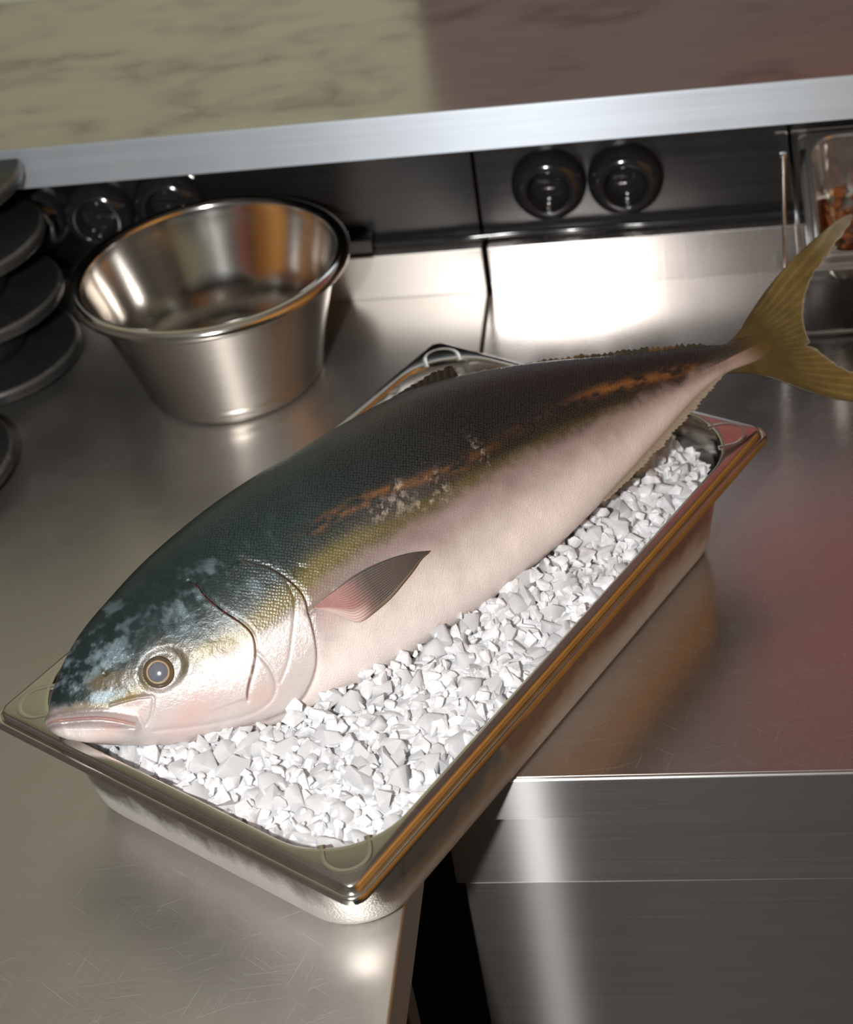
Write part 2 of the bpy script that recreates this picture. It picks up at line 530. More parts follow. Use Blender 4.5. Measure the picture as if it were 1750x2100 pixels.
for i, (x, y, z, fm, lab) in enumerate(stack):
    s = empty('slate_plate', (x, y, z + 0.0005), (0, 0, i * 1.3))
    tag(s, lab, 'plate', 'black round plates on the left')
    f = obj('foot', fm, M['slate'], s)
    k = obj('plate', plate_me, M['slate'], s)
    k.location = (0, 0, 0.016 if fm is foot_lo else 0.0505)

# ------------------------------------------------------------------ gastronorm pans
def rrect(hx, hy, r, n=14, m=20):
    """Rounded rectangle loop, counter-clockwise, 4*(n+m) points."""
    out = []
    for cx_, cy_, a0, dx, dy, ln in ((hx - r, hy - r, 0, -1, 0, 2 * (hx - r)), (-(hx - r), hy - r, 90, 0, -1, 2 * (hy - r)),
                                    (-(hx - r), -(hy - r), 180, 1, 0, 2 * (hx - r)), (hx - r, -(hy - r), 270, 0, 1, 2 * (hy - r))):
        for i in range(n):
            a = math.radians(a0 + 90 * i / (n - 1))
            out.append((cx_ + r * math.cos(a), cy_ + r * math.sin(a)))
        a = math.radians(a0 + 90)
        ex, ey = cx_ + r * math.cos(a), cy_ + r * math.sin(a)
        for i in range(1, m + 1):
            out.append((ex + dx * ln * i / (m + 1), ey + dy * ln * i / (m + 1)))
    return out


def gn_mesh(name, hx, hy, H, ro=0.012, ri=0.058, taper=0.010, rin=0.0125):
    top = [(0.0, ro, H - 0.0105), (0.0, ro, H - 0.0065), (0.0006, ro, H - 0.0052), (0.0020, ro - .001, H - 0.0047), (0.0034, ro - .002, H - 0.0052),
           (0.0040, ro - .0025, H - 0.0058), (0.0046, ro - .003, H - 0.0050), (0.0050, ro - .003, H - 0.0020), (0.0058, ro - .0035, H - 0.0006),
           (0.0072, ro - .004, H)]
    inner = [(rin - 0.0015, ri, H), (rin, ri, H + 0.0003), (rin + 0.0012, ri - .001, H - 0.0003), (rin + 0.0022, ri - .002, H - 0.0025), (rin + 0.0030, ri - .002, H - 0.010)]
    wall = [(rin + 0.0030 + taper * k, ri - .002 - 0.010 * k, H - 0.010 - (H - 0.032) * k) for k in (0.25, 0.5, 0.75, 1.0)]
    b0 = rin + 0.0030 + taper
    rb_ = ri - .012
    bott = [(b0 + 0.0015, rb_, 0.0150), (b0 + 0.0045, rb_ - .002, 0.0085), (b0 + 0.0095, rb_ - .006, 0.0035), (b0 + 0.0160, rb_ - .012, 0.0012), (b0 + 0.024, rb_ - .02, 0.0009)]
    loops = top + inner + wall + bott
    verts, faces = [], []
    L_ = None
    for ins, r, z in loops:
        lp = rrect(hx - ins, hy - ins, max(r, 0.002))
        L_ = len(lp)
        verts += [(x, y, z) for x, y in lp]
    for k in range(len(loops) - 1):
        for i in range(L_):
            j = (i + 1) % L_
            faces.append((k * L_ + i, k * L_ + j, (k + 1) * L_ + j, (k + 1) * L_ + i))
    faces.append(tuple((len(loops) - 1) * L_ + i for i in range(L_)))
    # the outside skin: the same wall pushed out by the sheet thickness
    th = 0.0010
    outl = [(rin + 0.0010, ri - .001, H - 0.0012)] + [(a - th, b + .0005, c) for a, b, c in inner[-1:] + wall] + [(a - th, b, max(c - th, 0.0)) for a, b, c in bott]
    outl.insert(0, (0.0064, ro - .003, H - 0.0012))
    base = len(verts)
    for ins, r, z in outl: verts += [(x, y, z) for x, y in rrect(hx - ins, hy - ins, max(r, 0.002))]
    for k in range(len(outl) - 1):
        for i in range(L_):
            j = (i + 1) % L_
            faces.append((base + k * L_ + j, base + k * L_ + i, base + (k + 1) * L_ + i, base + (k + 1) * L_ + j))
    faces.append(tuple(base + (len(outl) - 1) * L_ + (L_ - 1 - i) for i in range(L_)))
    # close the lip: inner side of the folded edge
    lip2 = [(0.0009, ro, H - 0.0105), (0.0009, ro, H - 0.0065), (0.0040, ro - .002, H - 0.0068)]
    base2 = len(verts)
    for ins, r, z in lip2: verts += [(x, y, z) for x, y in rrect(hx - ins, hy - ins, r)]
    for i in range(L_):
        j = (i + 1) % L_
        faces.append((j, i, base2 + i, base2 + j))
        for k in range(2): faces.append((base2 + k * L_ + j, base2 + k * L_ + i, base2 + (k + 1) * L_ + i, base2 + (k + 1) * L_ + j))
        faces.append((base2 + 2 * L_ + j, base2 + 2 * L_ + i, base + i, base + j))
    me = from_data(name, verts, faces)
    at = me.attributes.new('outside', 'FLOAT', 'POINT')
    vals = np.zeros(len(me.vertices), dtype=np.float32)
    vals[base:base2] = 1.0
    at.data.foreach_set('value', vals)
    me.shade_smooth()
    me.set_sharp_from_angle(angle=math.radians(40))
    return me


def corner_stamps(parent, hx, hy, H, size, inset, mat):
    for sx, sy in ((1, 1), (-1, 1), (-1, -1), (1, -1)):
        d = Vector((sx, sy, 0)).normalized()
        e = Vector((-d.y, d.x, 0))
        c0 = Vector((sx * (hx - inset), sy * (hy - inset), H - 0.0006))
        pts = [c0 - d * (size * 0.36) + e * (size * 0.5)]
        pts += [c0 - d * (size * 0.1) + e * (size * 0.5)]
        for i in range(13):
            a = math.radians(90 - 180 * i / 12)
            pts.append(c0 + e * (size * 0.5 * math.sin(a)) + d * (size * 0.48 * math.cos(a)))
        pts += [c0 - d * (size * 0.1) - e * (size * 0.5), c0 - d * (size * 0.36) - e * (size * 0.5)]
        o = obj('corner_stamp', tube_mesh('corner_stamp', pts, 0.0028, 12, 0.30), mat, parent)


PU = np.array([math.cos(1.0401863), math.sin(1.0401863)])
PV = np.array([-PU[1], PU[0]])
PC = np.array([-0.01434, -0.55684])
pan = tag(empty('gastronorm_pan', (PC[0], PC[1], 0.0003), (0, 0, 1.0401863)), 'large rectangular stainless steel pan filled with ice, holding the fish', 'pan')
obj('tray', gn_mesh('tray', 0.265, 0.1625, 0.0997), M['pan'], pan)
corner_stamps(pan, 0.265, 0.1625, 0.0997, 0.029, 0.026, M['pan'])

# small pan in a wire stand at the right edge, tilted toward the viewer
tilt = math.atan2(0.1505 - 0.0937, 0.150)
gn = tag(empty('food_pan', (0.3905, -0.076, 0.1215), (tilt, 0, 0)), 'small steel food pan with brown chopped topping at the right edge', 'pan')
gt = obj('tray', gn_mesh('tray_small', 0.081, 0.081, 0.065, 0.008, 0.026, 0.008, 0.0095), M['gn'], gn)
gt.location = (0, 0, -0.065)


def foodmat():
    m, nt, b = new_mat('roasted_topping')
    v = mapped(nt, (1, 1, 1))
    n = noise(nt, v, 220, 4, 0.65)
    oi = N_(nt, 'ShaderNodeObjectInfo')
    c1 = ramp(nt, n, [(0.3, (0.07, 0.013, 0.003)), (0.55, (0.27, 0.075, 0.014)), (0.75, (0.42, 0.17, 0.04))])
    col = mixc(nt, mathn(nt, 'MULTIPLY', oi.outputs['Random'], 0.5), c1, (0.16, 0.035, 0.008))
    nt.links.new(col, b.inputs['Base Color'])
    b.inputs['Roughness'].default_value = 0.35
    nt.links.new(bump(nt, n, 0.6, 0.001), b.inputs['Normal'])
    return m


M['food'] = foodmat()


def lump(name, npts, seed, stretch=(1, 1, 1), sub=1, jit=0.0, smooth=30):
    r_ = random.Random(seed)
    bm_ = bmesh.new()
    for i in range(npts):
        z = 1 - 2 * (i + 0.5) / npts
        a = i * 2.399963 + r_.uniform(-0.5, 0.5)
        rr = math.sqrt(max(0, 1 - z * z))
        k = r_.uniform(0.72, 1.08)
        bm_.verts.new((rr * math.cos(a) * k * stretch[0], rr * math.sin(a) * k * stretch[1], z * k * stretch[2]))
    res = bmesh.ops.convex_hull(bm_, input=bm_.verts)
    loose = [v for v in bm_.verts if not v.link_faces]
    bmesh.ops.delete(bm_, geom=loose, context='VERTS')
    if sub:
        bmesh.ops.subdivide_edges(bm_, edges=bm_.edges, cuts=sub, use_grid_fill=True, smooth=0.35)
        for v in bm_.verts: v.co += Vector((r_.uniform(-jit, jit), r_.uniform(-jit, jit), r_.uniform(-jit, jit)))
    bmesh.ops.triangulate(bm_, faces=bm_.faces)
    return bm_mesh(name, bm_, smooth)


fv = [lump('topping', 12, 50 + i, (1, 0.8, 0.55), 0, 0, 60) for i in range(5)]
RT = Matrix.Translation(gn.location) @ Matrix.Rotation(tilt, 4, 'X')
k = 0
for iy in range(9):
    for ix in range(8):
        lx = -0.058 + ix * 0.0145 + random.uniform(-.004, .004)
        ly = -0.060 + iy * 0.0125 + random.uniform(-.004, .004)
        # the topping has slid toward the low front of the tilted pan
        hz_ = -0.024 - 0.27 * (ly + 0.06) + random.uniform(-.004, .004)
        if hz_ < -0.060: continue
        o = obj('topping_piece', fv[k % 5], M['food'])
        pw = RT @ Vector((lx, ly, hz_))
        o.location = pw
        o.rotation_euler = (random.uniform(0, 6), random.uniform(0, 6), random.uniform(0, 6))
        sc = random.uniform(0.007, 0.0105)
        o.scale = (sc, sc, sc)
        tag(o, 'orange-brown chopped roasted piece in the small food pan', 'food', 'chopped topping in the small food pan')
        k += 1
st = tag(empty('wire_stand', (0.36, -0.10, 0.0)), 'steel wire stand holding the small food pan at the right edge', 'stand')
child(obj('post', tube_mesh('post', [(0.2893, -0.120, 0.0), (0.2893, -0.120, 0.09), (0.2888, -0.120, 0.182)], 0.0021, 10), M['wire']), st)
child(obj('post', tube_mesh('post', [(0.492, -0.120, 0.0), (0.492, -0.120, 0.182)], 0.0021, 10), M['wire']), st)
for x in (0.2888, 0.492):
    me = lathe_mesh('knob', [(0, 0.0), (0.0030, 0.0003), (0.0036, 0.0025), (0.0030, 0.0050), (0, 0.0056)], 16)
    o = child(obj('knob', me, M['wire']), st); o.location = Vector(o.location) + Vector((x, -0.12, 0.181))
child(obj('base_bar', tube_mesh('base_bar', [(0.2893, -0.128, 0.0045), (0.492, -0.128, 0.0045)], 0.0022, 10), M['wire']), st)
child(obj('base_bar', tube_mesh('base_bar', [(0.2893, -0.02, 0.0045), (0.492, -0.02, 0.0045)], 0.0022, 10), M['wire']), st)
sl = (0.1505 - 0.0937) / 0.150
for x in (0.3015, 0.4795):
    bm = bmesh.new(); box_bm(bm, x - 0.0022, x + 0.0022, -0.158, 0.004, -0.004, 0.004, 0.0015, 2)
    for v in bm.verts: v.co.z += 0.0945 + (v.co.y + 0.158) * sl
    child(obj('side_rail', bm_mesh('side_rail', bm, 40), M['wire']), st)
for y, z in ((-0.157, 0.0915), (0.003, 0.152)):
    child(obj('cross_bar', tube_mesh('cross_bar', [(0.2893, y, z - 0.004), (0.492, y, z - 0.004)], 0.0018, 8), M['wire']), st)

# ------------------------------------------------------------------ the fish
FO = np.array([-0.2299, -0.7283, 0.1150])          # snout
FA = np.array([0.8009, 0.5960, 0.0578])            # snout -> tail
FB = np.array([-0.5157, 0.6373, 0.5726])           # belly -> back
FN = np.array([0.3044, -0.4884, 0.8178])           # out of the upper flank
dor = np.array([(-.0040, .0005), (-.003, .0030), (.0014, .0065), (.0055, .0121), (.0121, .02), (.0225, .0296), (.0343, .0385), (.0447, .0444), (.057, .0503), (.0709, .0556), (.0899, .0632), (.1082, .0693), (.1283, .0746), (.1525, .08), (.1741, .0837), (.195, .0862), (.2158, .0880), (.2365, .0894), (.2584, .0907), (.2795, .0918), (.3011, .0929), (.3183, .0930), (.3348, .0920), (.3551, .0890), (.378, .0842), (.3998, .0783), (.418, .0725), (.4361, .0660), (.4544, .0590), (.4723, .0515), (.5083, .0370), (.5444, .0226), (.5732, .0112), (.590, .0098), (.61, .0075), (.628, .0010)])
ven = np.array([(-.0040, -.0015), (-.003, -.0060), (.0000, -.0110), (.0040, -.0158), (.014, -.0244), (.0297, -.0354), (.0463, -.045), (.0633, -.0541), (.081, -.062), (.0995, -.0688), (.1156, -.0735), (.1323, -.0773), (.1463, -.0792), (.1621, -.0802), (.1997, -.0813), (.2402, -.0802), (.283, -.077), (.329, -.0703), (.3778, -.0613), (.415, -.0515), (.4487, -.0412), (.472, -.0338), (.4956, -.0262), (.5138, -.02), (.5318, -.0144), (.5484, -.0108), (.5619, -.0092), (.575, -.0105), (.59, -.0140), (.61, -.0150), (.628, -.0080)])
wid = np.array([(-.0040, .0015), (-.002, .0065), (0, .0098), (.004, .0128), (.015, .0175), (.03, .024), (.06, .034), (.1, .043), (.16, .051), (.25, .056), (.33, .053), (.42, .038), (.5, .021), (.55, .0115), (.575, .0085), (.60, .0045), (.628, .0008)])
SS = np.linspace(-.0040, .628, 1600)


def smooth_curve(tab, sig):
    y = np.interp(SS, tab[:, 0], tab[:, 1])
    k = int(sig / (SS[1] - SS[0]) * 3)
    x = np.arange(-k, k + 1) * (SS[1] - SS[0])
    g = np.exp(-x * x / (2 * sig * sig)); g /= g.sum()
    yp = np.concatenate([2 * y[0] - y[k:0:-1], y, 2 * y[-1] - y[-2:-k - 2:-1]])
    out = np.convolve(yp, g, 'valid')
    m = np.clip((SS - 0.004) / 0.02, 0, 1)
    return y * (1 - m) + out * m


DT, VT, WT = smooth_curve(dor, .006), smooth_curve(ven, .006), smooth_curve(wid, .010)
fD = lambda s: np.interp(s, SS, DT)
fV = lambda s: np.interp(s, SS, VT)
fW = lambda s: np.interp(s, SS, WT)


def flank(s, h):
    """Half thickness of the fish at (s, h)."""
    d, v = fD(s), fV(s)
    b = np.maximum((d - v) / 2, 1e-5)
    q = np.clip((h - (d + v) / 2) / b, -1, 1)
    return fW(s) * np.power(np.maximum(0, 1 - q * q), 0.52)


def to_world(s, h, n):
    s, h, n = np.broadcast_arrays(s, h, n)
    return FO + s[..., None] * FA + h[..., None] * FB + n[..., None] * FN


_lat = rng.random((6, 257, 257))


def vn(x, y, k=0):
    x = np.asarray(x); y = np.asarray(y)
    xi = np.floor(x).astype(int); yi = np.floor(y).astype(int)
    fx = x - xi; fy = y - yi
    fx = fx * fx * (3 - 2 * fx); fy = fy * fy * (3 - 2 * fy)
    L = _lat[k]
    g = lambda a, b: L[a % 256, b % 256]
    return (g(xi, yi) * (1 - fx) + g(xi + 1, yi) * fx) * (1 - fy) + (g(xi, yi + 1) * (1 - fx) + g(xi + 1, yi + 1) * fx) * fy


def fbm(x, y, k=0, o=4):
    t_, a_, tot = 0, 0.5, 0
    for i in range(o):
        t_ = t_ + a_ * vn(x * 2 ** i + 17.3 * i, y * 2 ** i + 5.1 * i, (k + i) % 6)
        tot += a_; a_ *= 0.55
    return t_ / tot


def sstep(a, b, x):
    t_ = np.clip((x - a) / (b - a), 0, 1)
    return t_ * t_ * (3 - 2 * t_)


def pdist(s, h, poly):
    """Distance to a polyline."""
    d = np.full(s.shape, 9.0)
    for (x0, y0), (x1, y1) in zip(poly[:-1], poly[1:]):
        dx, dy = x1 - x0, y1 - y0
        t_ = np.clip(((s - x0) * dx + (h - y0) * dy) / (dx * dx + dy * dy), 0, 1)
        d = np.minimum(d, np.hypot(s - x0 - t_ * dx, h - y0 - t_ * dy))
    return d


def inside(s, h, poly):
    r = np.zeros(s.shape, bool)
    n = len(poly)
    for i in range(n):
        x0, y0 = poly[i]; x1, y1 = poly[(i + 1) % n]
        c_ = ((y0 > h) != (y1 > h)) & (s < (x1 - x0) * (h - y0) / ((y1 - y0) if y1 != y0 else 1e-9) + x0)
        r ^= c_
    return r


def smooth_poly(pl, it=2):
    pl = [tuple(q) for q in pl]
    for _ in range(it):
        o = [pl[0]]
        for a, b in zip(pl[:-1], pl[1:]):
            o += [(a[0] * .75 + b[0] * .25, a[1] * .75 + b[1] * .25), (a[0] * .25 + b[0] * .75, a[1] * .25 + b[1] * .75)]
        o.append(pl[-1]); pl = o
    return pl


EYE = (.0728, -.0139)
mouth = smooth_poly([(-.006, .0005), (-.0013, -.0020), (.0128, -.0094), (.0264, -.0172), (.0363, -.0250), (.0447, -.0330)])
lowlip = smooth_poly([(-.0017, -.0067), (.01, -.0140), (.0237, -.0226), (.0342, -.0293), (.0437, -.0350)])
maxil = smooth_poly([(.0368, -.0150), (.0502, -.0190), (.0620, -.0245), (.0628, -.0262), (.0568, -.0344), (.0509, -.0371)], 1)
preop = smooth_poly([(.1190, .0290), (.1221, .0236), (.1223, .0134), (.1278, -.0027), (.135, -.016), (.1368, -.0258), (.1332, -.0351), (.1274, -.0428), (.1185, -.0512), (.1148, -.0568)])
oper = smooth_poly([(.1560, .0230), (.1619, .0159), (.1683, .0088), (.1738, -.0023), (.1777, -.0136), (.178, -.0211), (.1755, -.0295), (.1734, -.0399), (.17, -.0516), (.1647, -.0617), (.1562, -.0690), (.1467, -.0736), (.1333, -.0745), (.1067, -.0690), (.0757, -.0585)])
subop = smooth_poly([(.1732, -.0073), (.1728, -.0183), (.166, -.0291), (.1568, -.0416), (.1494, -.0512), (.139, -.0588)])
interop = smooth_poly([(.1343, -.0357), (.1376, -.0483), (.1367, -.0582), (.1315, -.0644), (.1217, -.0664), (.1074, -.0645), (.0823, -.0560), (.054, -.0425)])
bound = np.array([(-.005, .0060), (.0045, .0015), (.029, -.0118), (.0573, -.0212), (.0688, -.0250), (.0935, -.0254), (.1089, -.0245), (.1277, -.0282), (.1405, -.0258), (.1679, -.0220), (.189, -.0134), (.2074, -.0125), (.236, -.0105), (.2707, -.0100), (.3143, -.0065), (.3576, -.0044), (.401, -.0036), (.4488, -.0020), (.4968, -.0022), (.5453, -.0030), (.5639, -.0047), (.59, -.004), (.64, -.004)])
yelc = np.array([(-.005, .003), (.0297, -.0115), (.0478, -.0172), (.0918, -.0154), (.1076, -.0194), (.1279, -.0225), (.1479, -.0195), (.1719, -.0160), (.1951, -.0082), (.2179, -.0047), (.2395, -.0040), (.2743, -.0048), (.34, -.002), (.40, 0.0), (.6, 0.0)])
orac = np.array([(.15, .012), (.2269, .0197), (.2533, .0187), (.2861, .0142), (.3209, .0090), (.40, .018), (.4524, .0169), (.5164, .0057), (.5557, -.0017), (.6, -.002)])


def relief(s, h):
    """Outward relief of the head bones in metres."""
    r = np.zeros(s.shape)
    # gill cover: its free rear edge stands proud
    reg = oper + [(.06, -.05), (.06, .03)]
    d = pdist(s, h, oper); ins = inside(s, h, reg)
    sd = np.where(ins, d, -d)
    r += 0.0026 * sstep(-.0010, .0004, sd) * np.exp(-np.maximum(sd, 0) / .030) * sstep(.050, .10, s)
    r -= 0.0010 * np.exp(-(np.minimum(sd, 0) / .003) ** 2) * (sd < 0) * sstep(.10, .13, s)
    # preopercle flap
    reg = preop + [(.06, -.045), (.06, .03)]
    d = pdist(s, h, preop); ins = inside(s, h, reg)
    sd = np.where(ins, d, -d)
    r += 0.0024 * sstep(-.0008, .0003, sd) * np.exp(-np.maximum(sd, 0) / .018) * sstep(.075, .11, s)
    r -= 0.0013 * np.exp(-(np.minimum(sd, 0) / .0022) ** 2) * (sd < 0) * sstep(.11, .115, s)
    d = pdist(s, h, interop)
    r -= 0.0010 * np.exp(-(d / .0013) ** 2)
    d = pdist(s, h, subop)
    r -= 0.0006 * np.exp(-(d / .0010) ** 2)
    # mouth cleft, lips and upper jaw bone
    d = pdist(s, h, mouth)
    r += 0.0013 * np.exp(-((d - .0032) / .0028) ** 2) * (s < .05)
    r -= 0.0022 * np.exp(-(d / .0008) ** 2)
    d = pdist(s, h, lowlip)
    r -= 0.0010 * np.exp(-(d / .0010) ** 2)
    d = pdist(s, h, maxil)
    r -= 0.0010 * np.exp(-(d / .0009) ** 2)
    # eye socket
    de = np.hypot((s - EYE[0] - .003) / 1.15, h - EYE[1])
    r -= 0.0016 * sstep(.0160, .0100, de)
    # nostril and skin folds
    r -= 0.0010 * np.exp(-((np.hypot(s - .043, h - .004)) / .0012) ** 2)
    r += 0.00035 * (fbm(s * 220, h * 220, 2) - .5) * sstep(.16, .10, s)
    # nape wrinkle behind the head and pectoral axil
    d = pdist(s, h, [(.181, -.004), (.186, .0005), (.190, -.0035)])
    r -= 0.0007 * np.exp(-(d / .0012) ** 2)
    d = pdist(s, h, [(.176, -.030), (.184, -.0285), (.196, -.0262)])
    r -= 0.0012 * np.exp(-(d / .0020) ** 2)
    # scraped patches on the flank
    for x, y, a, b in ((.262, .006, .014, .006), (.300, .003, .005, .010), (.274, .014, .004, .006)):
        m = np.exp(-((s - x) / a) ** 2 - ((h - y) / b) ** 2)
        r -= 0.0006 * m * (fbm(s * 500, h * 500, 1) > .5)
    return r


def pigment(s, h):
    """Skin colour (linear) and how scaly the skin is."""
    d, v = fD(s), fV(s)
    hb = np.interp(s, bound[:, 0], bound[:, 1])
    hy = np.interp(s, yelc[:, 0], yelc[:, 1])
    ho = np.interp(s, orac[:, 0], orac[:, 1])
    nz = fbm(s * 60, h * 60, 0)
    nf = fbm(s * 260, h * 260, 3)
    C = lambda *c: np.array(c)[None, :]
    ex = lambda m: m[:, None]
    up = np.clip((h - hb) / np.maximum(d - hb, 1e-4), -1, 1)
    dn = np.clip((hb - h) / np.maximum(hb - v, 1e-4), -1, 1)
    # back: blue green over the head and shoulder, brownish black toward the tail
    tb = sstep(.16, .34, s)
    back = C(.007, .016, .0155) * (1 - ex(tb)) + C(.006, .0055, .0052) * ex(tb)
    back = back * ex(.65 + .7 * nz)
    # reddish ridge along the dorsal fin base
    back = back + ex(sstep(.55, .95, up) * sstep(.22, .32, s) * sstep(.52, .40, s)) * C(.010, .003, .004)
    # belly: white low down, pinkish grey on the flank
    tl = sstep(.05, .95, dn + .12 * (nz - .5))
    belly = C(.165, .122, .112) * (1 - ex(tl)) + C(.66, .595, .565) * ex(tl)
    tt = sstep(.38, .55, s)
    belly = belly * (1 - ex(.35 * tt)) + C(.25, .17, .15) * ex(.35 * tt)
    belly = belly * ex(.90 + .2 * nz)
    m = sstep(-.0065, .0065, h - hb + .010 * (nz - .5) + .004 * (nf - .5))
    col = belly * (1 - ex(m)) + back * ex(m)
    # olive yellow band along the edge of the dark back
    yw = np.interp(s, [0, .05, .10, .14, .19, .24, .30, .45, .6], [.003, .0045, .006, .009, .011, .009, .006, .004, .003])
    ys = np.interp(s, [0, .04, .09, .11, .14, .20, .24, .30, .40, .52], [.45, .8, .85, .8, .85, .75, .6, .4, .22, .0])
    my = np.exp(-((h - hy) / yw) ** 2) * ys * (.65 + .7 * nz)
    col = col * (1 - ex(np.clip(my, 0, 1))) + C(.125, .094, .022) * ex(np.clip(my, 0, 1))
    # broken copper streak along the upper flank
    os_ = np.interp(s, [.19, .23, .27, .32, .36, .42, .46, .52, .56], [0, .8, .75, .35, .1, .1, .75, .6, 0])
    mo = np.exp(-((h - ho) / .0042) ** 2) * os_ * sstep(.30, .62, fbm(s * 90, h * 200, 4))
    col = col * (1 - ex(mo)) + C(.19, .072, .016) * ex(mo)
    # purple grey bruise under the streak
    mb = np.exp(-((s - .268) / .030) ** 2 - ((h - .006) / .009) ** 2) * .6
    col = col * (1 - ex(mb)) + C(.05, .042, .045) * ex(mb)
    sc = np.zeros(s.shape)
    for x, y, a, b in ((.262, .006, .016, .007), (.300, .004, .005, .011), (.275, .015, .004, .006), (.285, -.002, .012, .004), (.340, .012, .003, .010)):
        sc = np.maximum(sc, np.exp(-((s - x) / a) ** 2 - ((h - y) / b) ** 2))
    sc = sc * sstep(.54, .64, fbm(s * 420, h * 300, 1))
    col = col * (1 - ex(.75 * sc)) + C(.30, .24, .185) * ex(.75 * sc)
    # silvery head: pale cheeks and gill cover, dark mask through the eye
    hd = sstep(.170, .150, s + .25 * np.abs(h + .02))
    cheek = np.clip(inside(s, h, oper + [(-.01, -.05), (-.01, .03)]).astype(float), 0, 1) * (1 - m) * (1 - np.clip(my, 0, 1))
    col = col * (1 - ex(.7 * cheek)) + C(.47, .44, .43) * ex(.7 * cheek)
    pk = (np.exp(-((s - .080) / .022) ** 2 - ((h + .047) / .010) ** 2) * .55 + np.exp(-((s - .035) / .022) ** 2 - ((h + .026) / .006) ** 2) * .55
          + np.exp(-((s - .125) / .014) ** 2 - ((h + .060) / .007) ** 2) * .5)
    pk = np.clip(pk * (.6 + .8 * nz), 0, 1)
    col = col * (1 - ex(pk)) + C(.43, .25, .225) * ex(pk)
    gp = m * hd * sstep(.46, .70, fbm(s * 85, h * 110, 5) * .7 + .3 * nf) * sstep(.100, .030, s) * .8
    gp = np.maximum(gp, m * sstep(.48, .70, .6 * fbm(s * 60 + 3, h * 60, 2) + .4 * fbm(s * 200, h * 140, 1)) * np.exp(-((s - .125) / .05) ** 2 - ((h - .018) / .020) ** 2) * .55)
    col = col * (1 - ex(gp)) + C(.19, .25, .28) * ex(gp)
    dm = np.exp(-(pdist(s, h, [(.036, .0018), (.0507, -.0049), (.0624, -.0099), (.075, -.012), (.092, -.0125)]) / .0062) ** 2)
    dm = np.clip(np.maximum(dm * 1.15, 1.1 * np.exp(-(np.hypot((s - EYE[0] - .0055) / 1.2, h - EYE[1] - .001) / .0148) ** 4)), 0, 1)
    col = col * (1 - ex(dm * .9)) + C(.060, .045, .022) * ex(dm * .9)
    # lips: dark band, pink inside the cleft
    dl = pdist(s, h, mouth)
    lp = np.exp(-((dl - .003) / .0026) ** 2) * (s < .048) * np.interp(s, [0, .02, .045], [.85, .75, .45])
    col = col * (1 - ex(lp)) + C(.085, .062, .060) * ex(lp)
    ml = np.exp(-(dl / .0008) ** 2) * .8
    col = col * (1 - ex(ml)) + C(.22, .09, .075) * ex(ml)
    # blood along the cut edge of the preopercle
    dp = pdist(s, h, preop[4:])
    bl = np.exp(-((dp) / .0008) ** 2) * .8 * sstep(.40, .55, fbm(s * 300, h * 300, 2) + .1)
    col = col * (1 - ex(bl)) + C(.16, .045, .040) * ex(bl)
    do = pdist(s, h, oper)
    ol = np.exp(-(do / .0011) ** 2) * .28
    col = col * (1 - ex(ol)) + C(.22, .15, .115) * ex(ol)
    # pink pectoral axil
    px = np.exp(-((s - .192) / .010) ** 2 - ((h + .036) / .008) ** 2) * .55
    col = col * (1 - ex(px)) + C(.40, .28, .255) * ex(px)
    # tail root: dark above, fleshy below, then olive
    td = sstep(.53, .575, s)
    tail = np.where((h > -.0025)[:, None], C(.022, .020, .016), C(.23, .16, .135))
    col = col * (1 - ex(td * .8)) + tail * ex(td * .8)
    te = sstep(.566, .602, s)
    col = col * (1 - ex(te)) + C(.055, .038, .012) * ex(te)
    scale = sstep(.120, .175, s + .35 * np.maximum(h - .0, 0)) * (1 - .9 * sstep(.56, .60, s))
    scale = scale * (1 - cheek) * (.5 + .5 * m)
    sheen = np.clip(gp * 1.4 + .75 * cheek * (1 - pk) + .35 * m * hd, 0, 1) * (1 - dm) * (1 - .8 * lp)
    return np.clip(col, 0, 1), scale, sheen


# body: one continuous surface of sections along the length
s_cols = np.concatenate([-.0040 + .0040 * (np.linspace(0, 1, 10) ** 1.7), np.arange(.0007, .185, .0007), np.linspace(.1855, .628, 380)])
th_up = np.linspace(-math.pi / 2, math.pi / 2, 250)
th_dn = np.linspace(math.pi / 2, 3 * math.pi / 2, 70)[1:-1]
th = np.concatenate([th_up, th_dn])
Sg, Tg = np.meshgrid(s_cols, th, indexing='ij')
dd, vv_ = fD(Sg), fV(Sg)
Hg = (dd + vv_) / 2 + (dd - vv_) / 2 * np.sin(Tg)
Wg = fW(Sg) * np.sign(np.cos(Tg)) * np.power(np.abs(np.cos(Tg)), 1.04)
rel = relief(Sg.ravel(), Hg.ravel()).reshape(Sg.shape)
edge_f = np.clip(np.abs(np.cos(Tg)) * 2.2, 0, 1)
edge_f = np.where(Sg < .012, np.maximum(edge_f, .5), edge_f)
Wg = Wg + rel * edge_f * np.sign(np.cos(Tg))
# the mouth cleft also bites into the front of the snout
Pw = to_world(Sg, Hg, Wg)
nS, nT = Sg.shape
idx = np.arange(nS * nT).reshape(nS, nT)
q = np.stack([idx[:-1, :], np.roll(idx, -1, 1)[:-1, :], np.roll(idx, -1, 1)[1:, :], idx[1:, :]], -1).reshape(-1, 4)
faces = q.tolist()
faces.append(tuple(idx[0, ::-1].tolist()))
faces.append(tuple(idx[-1, :].tolist()))
body_me = bpy.data.meshes.new('body')
body_me.from_pydata(Pw.reshape(-1, 3).tolist(), [], faces)
bm = bmesh.new(); bm.from_mesh(body_me); bmesh.ops.recalc_face_normals(bm, faces=bm.faces); bm.to_mesh(body_me); bm.free()
body_me.shade_smooth()
colr, scl, shn = pigment(Sg.ravel(), Hg.ravel())


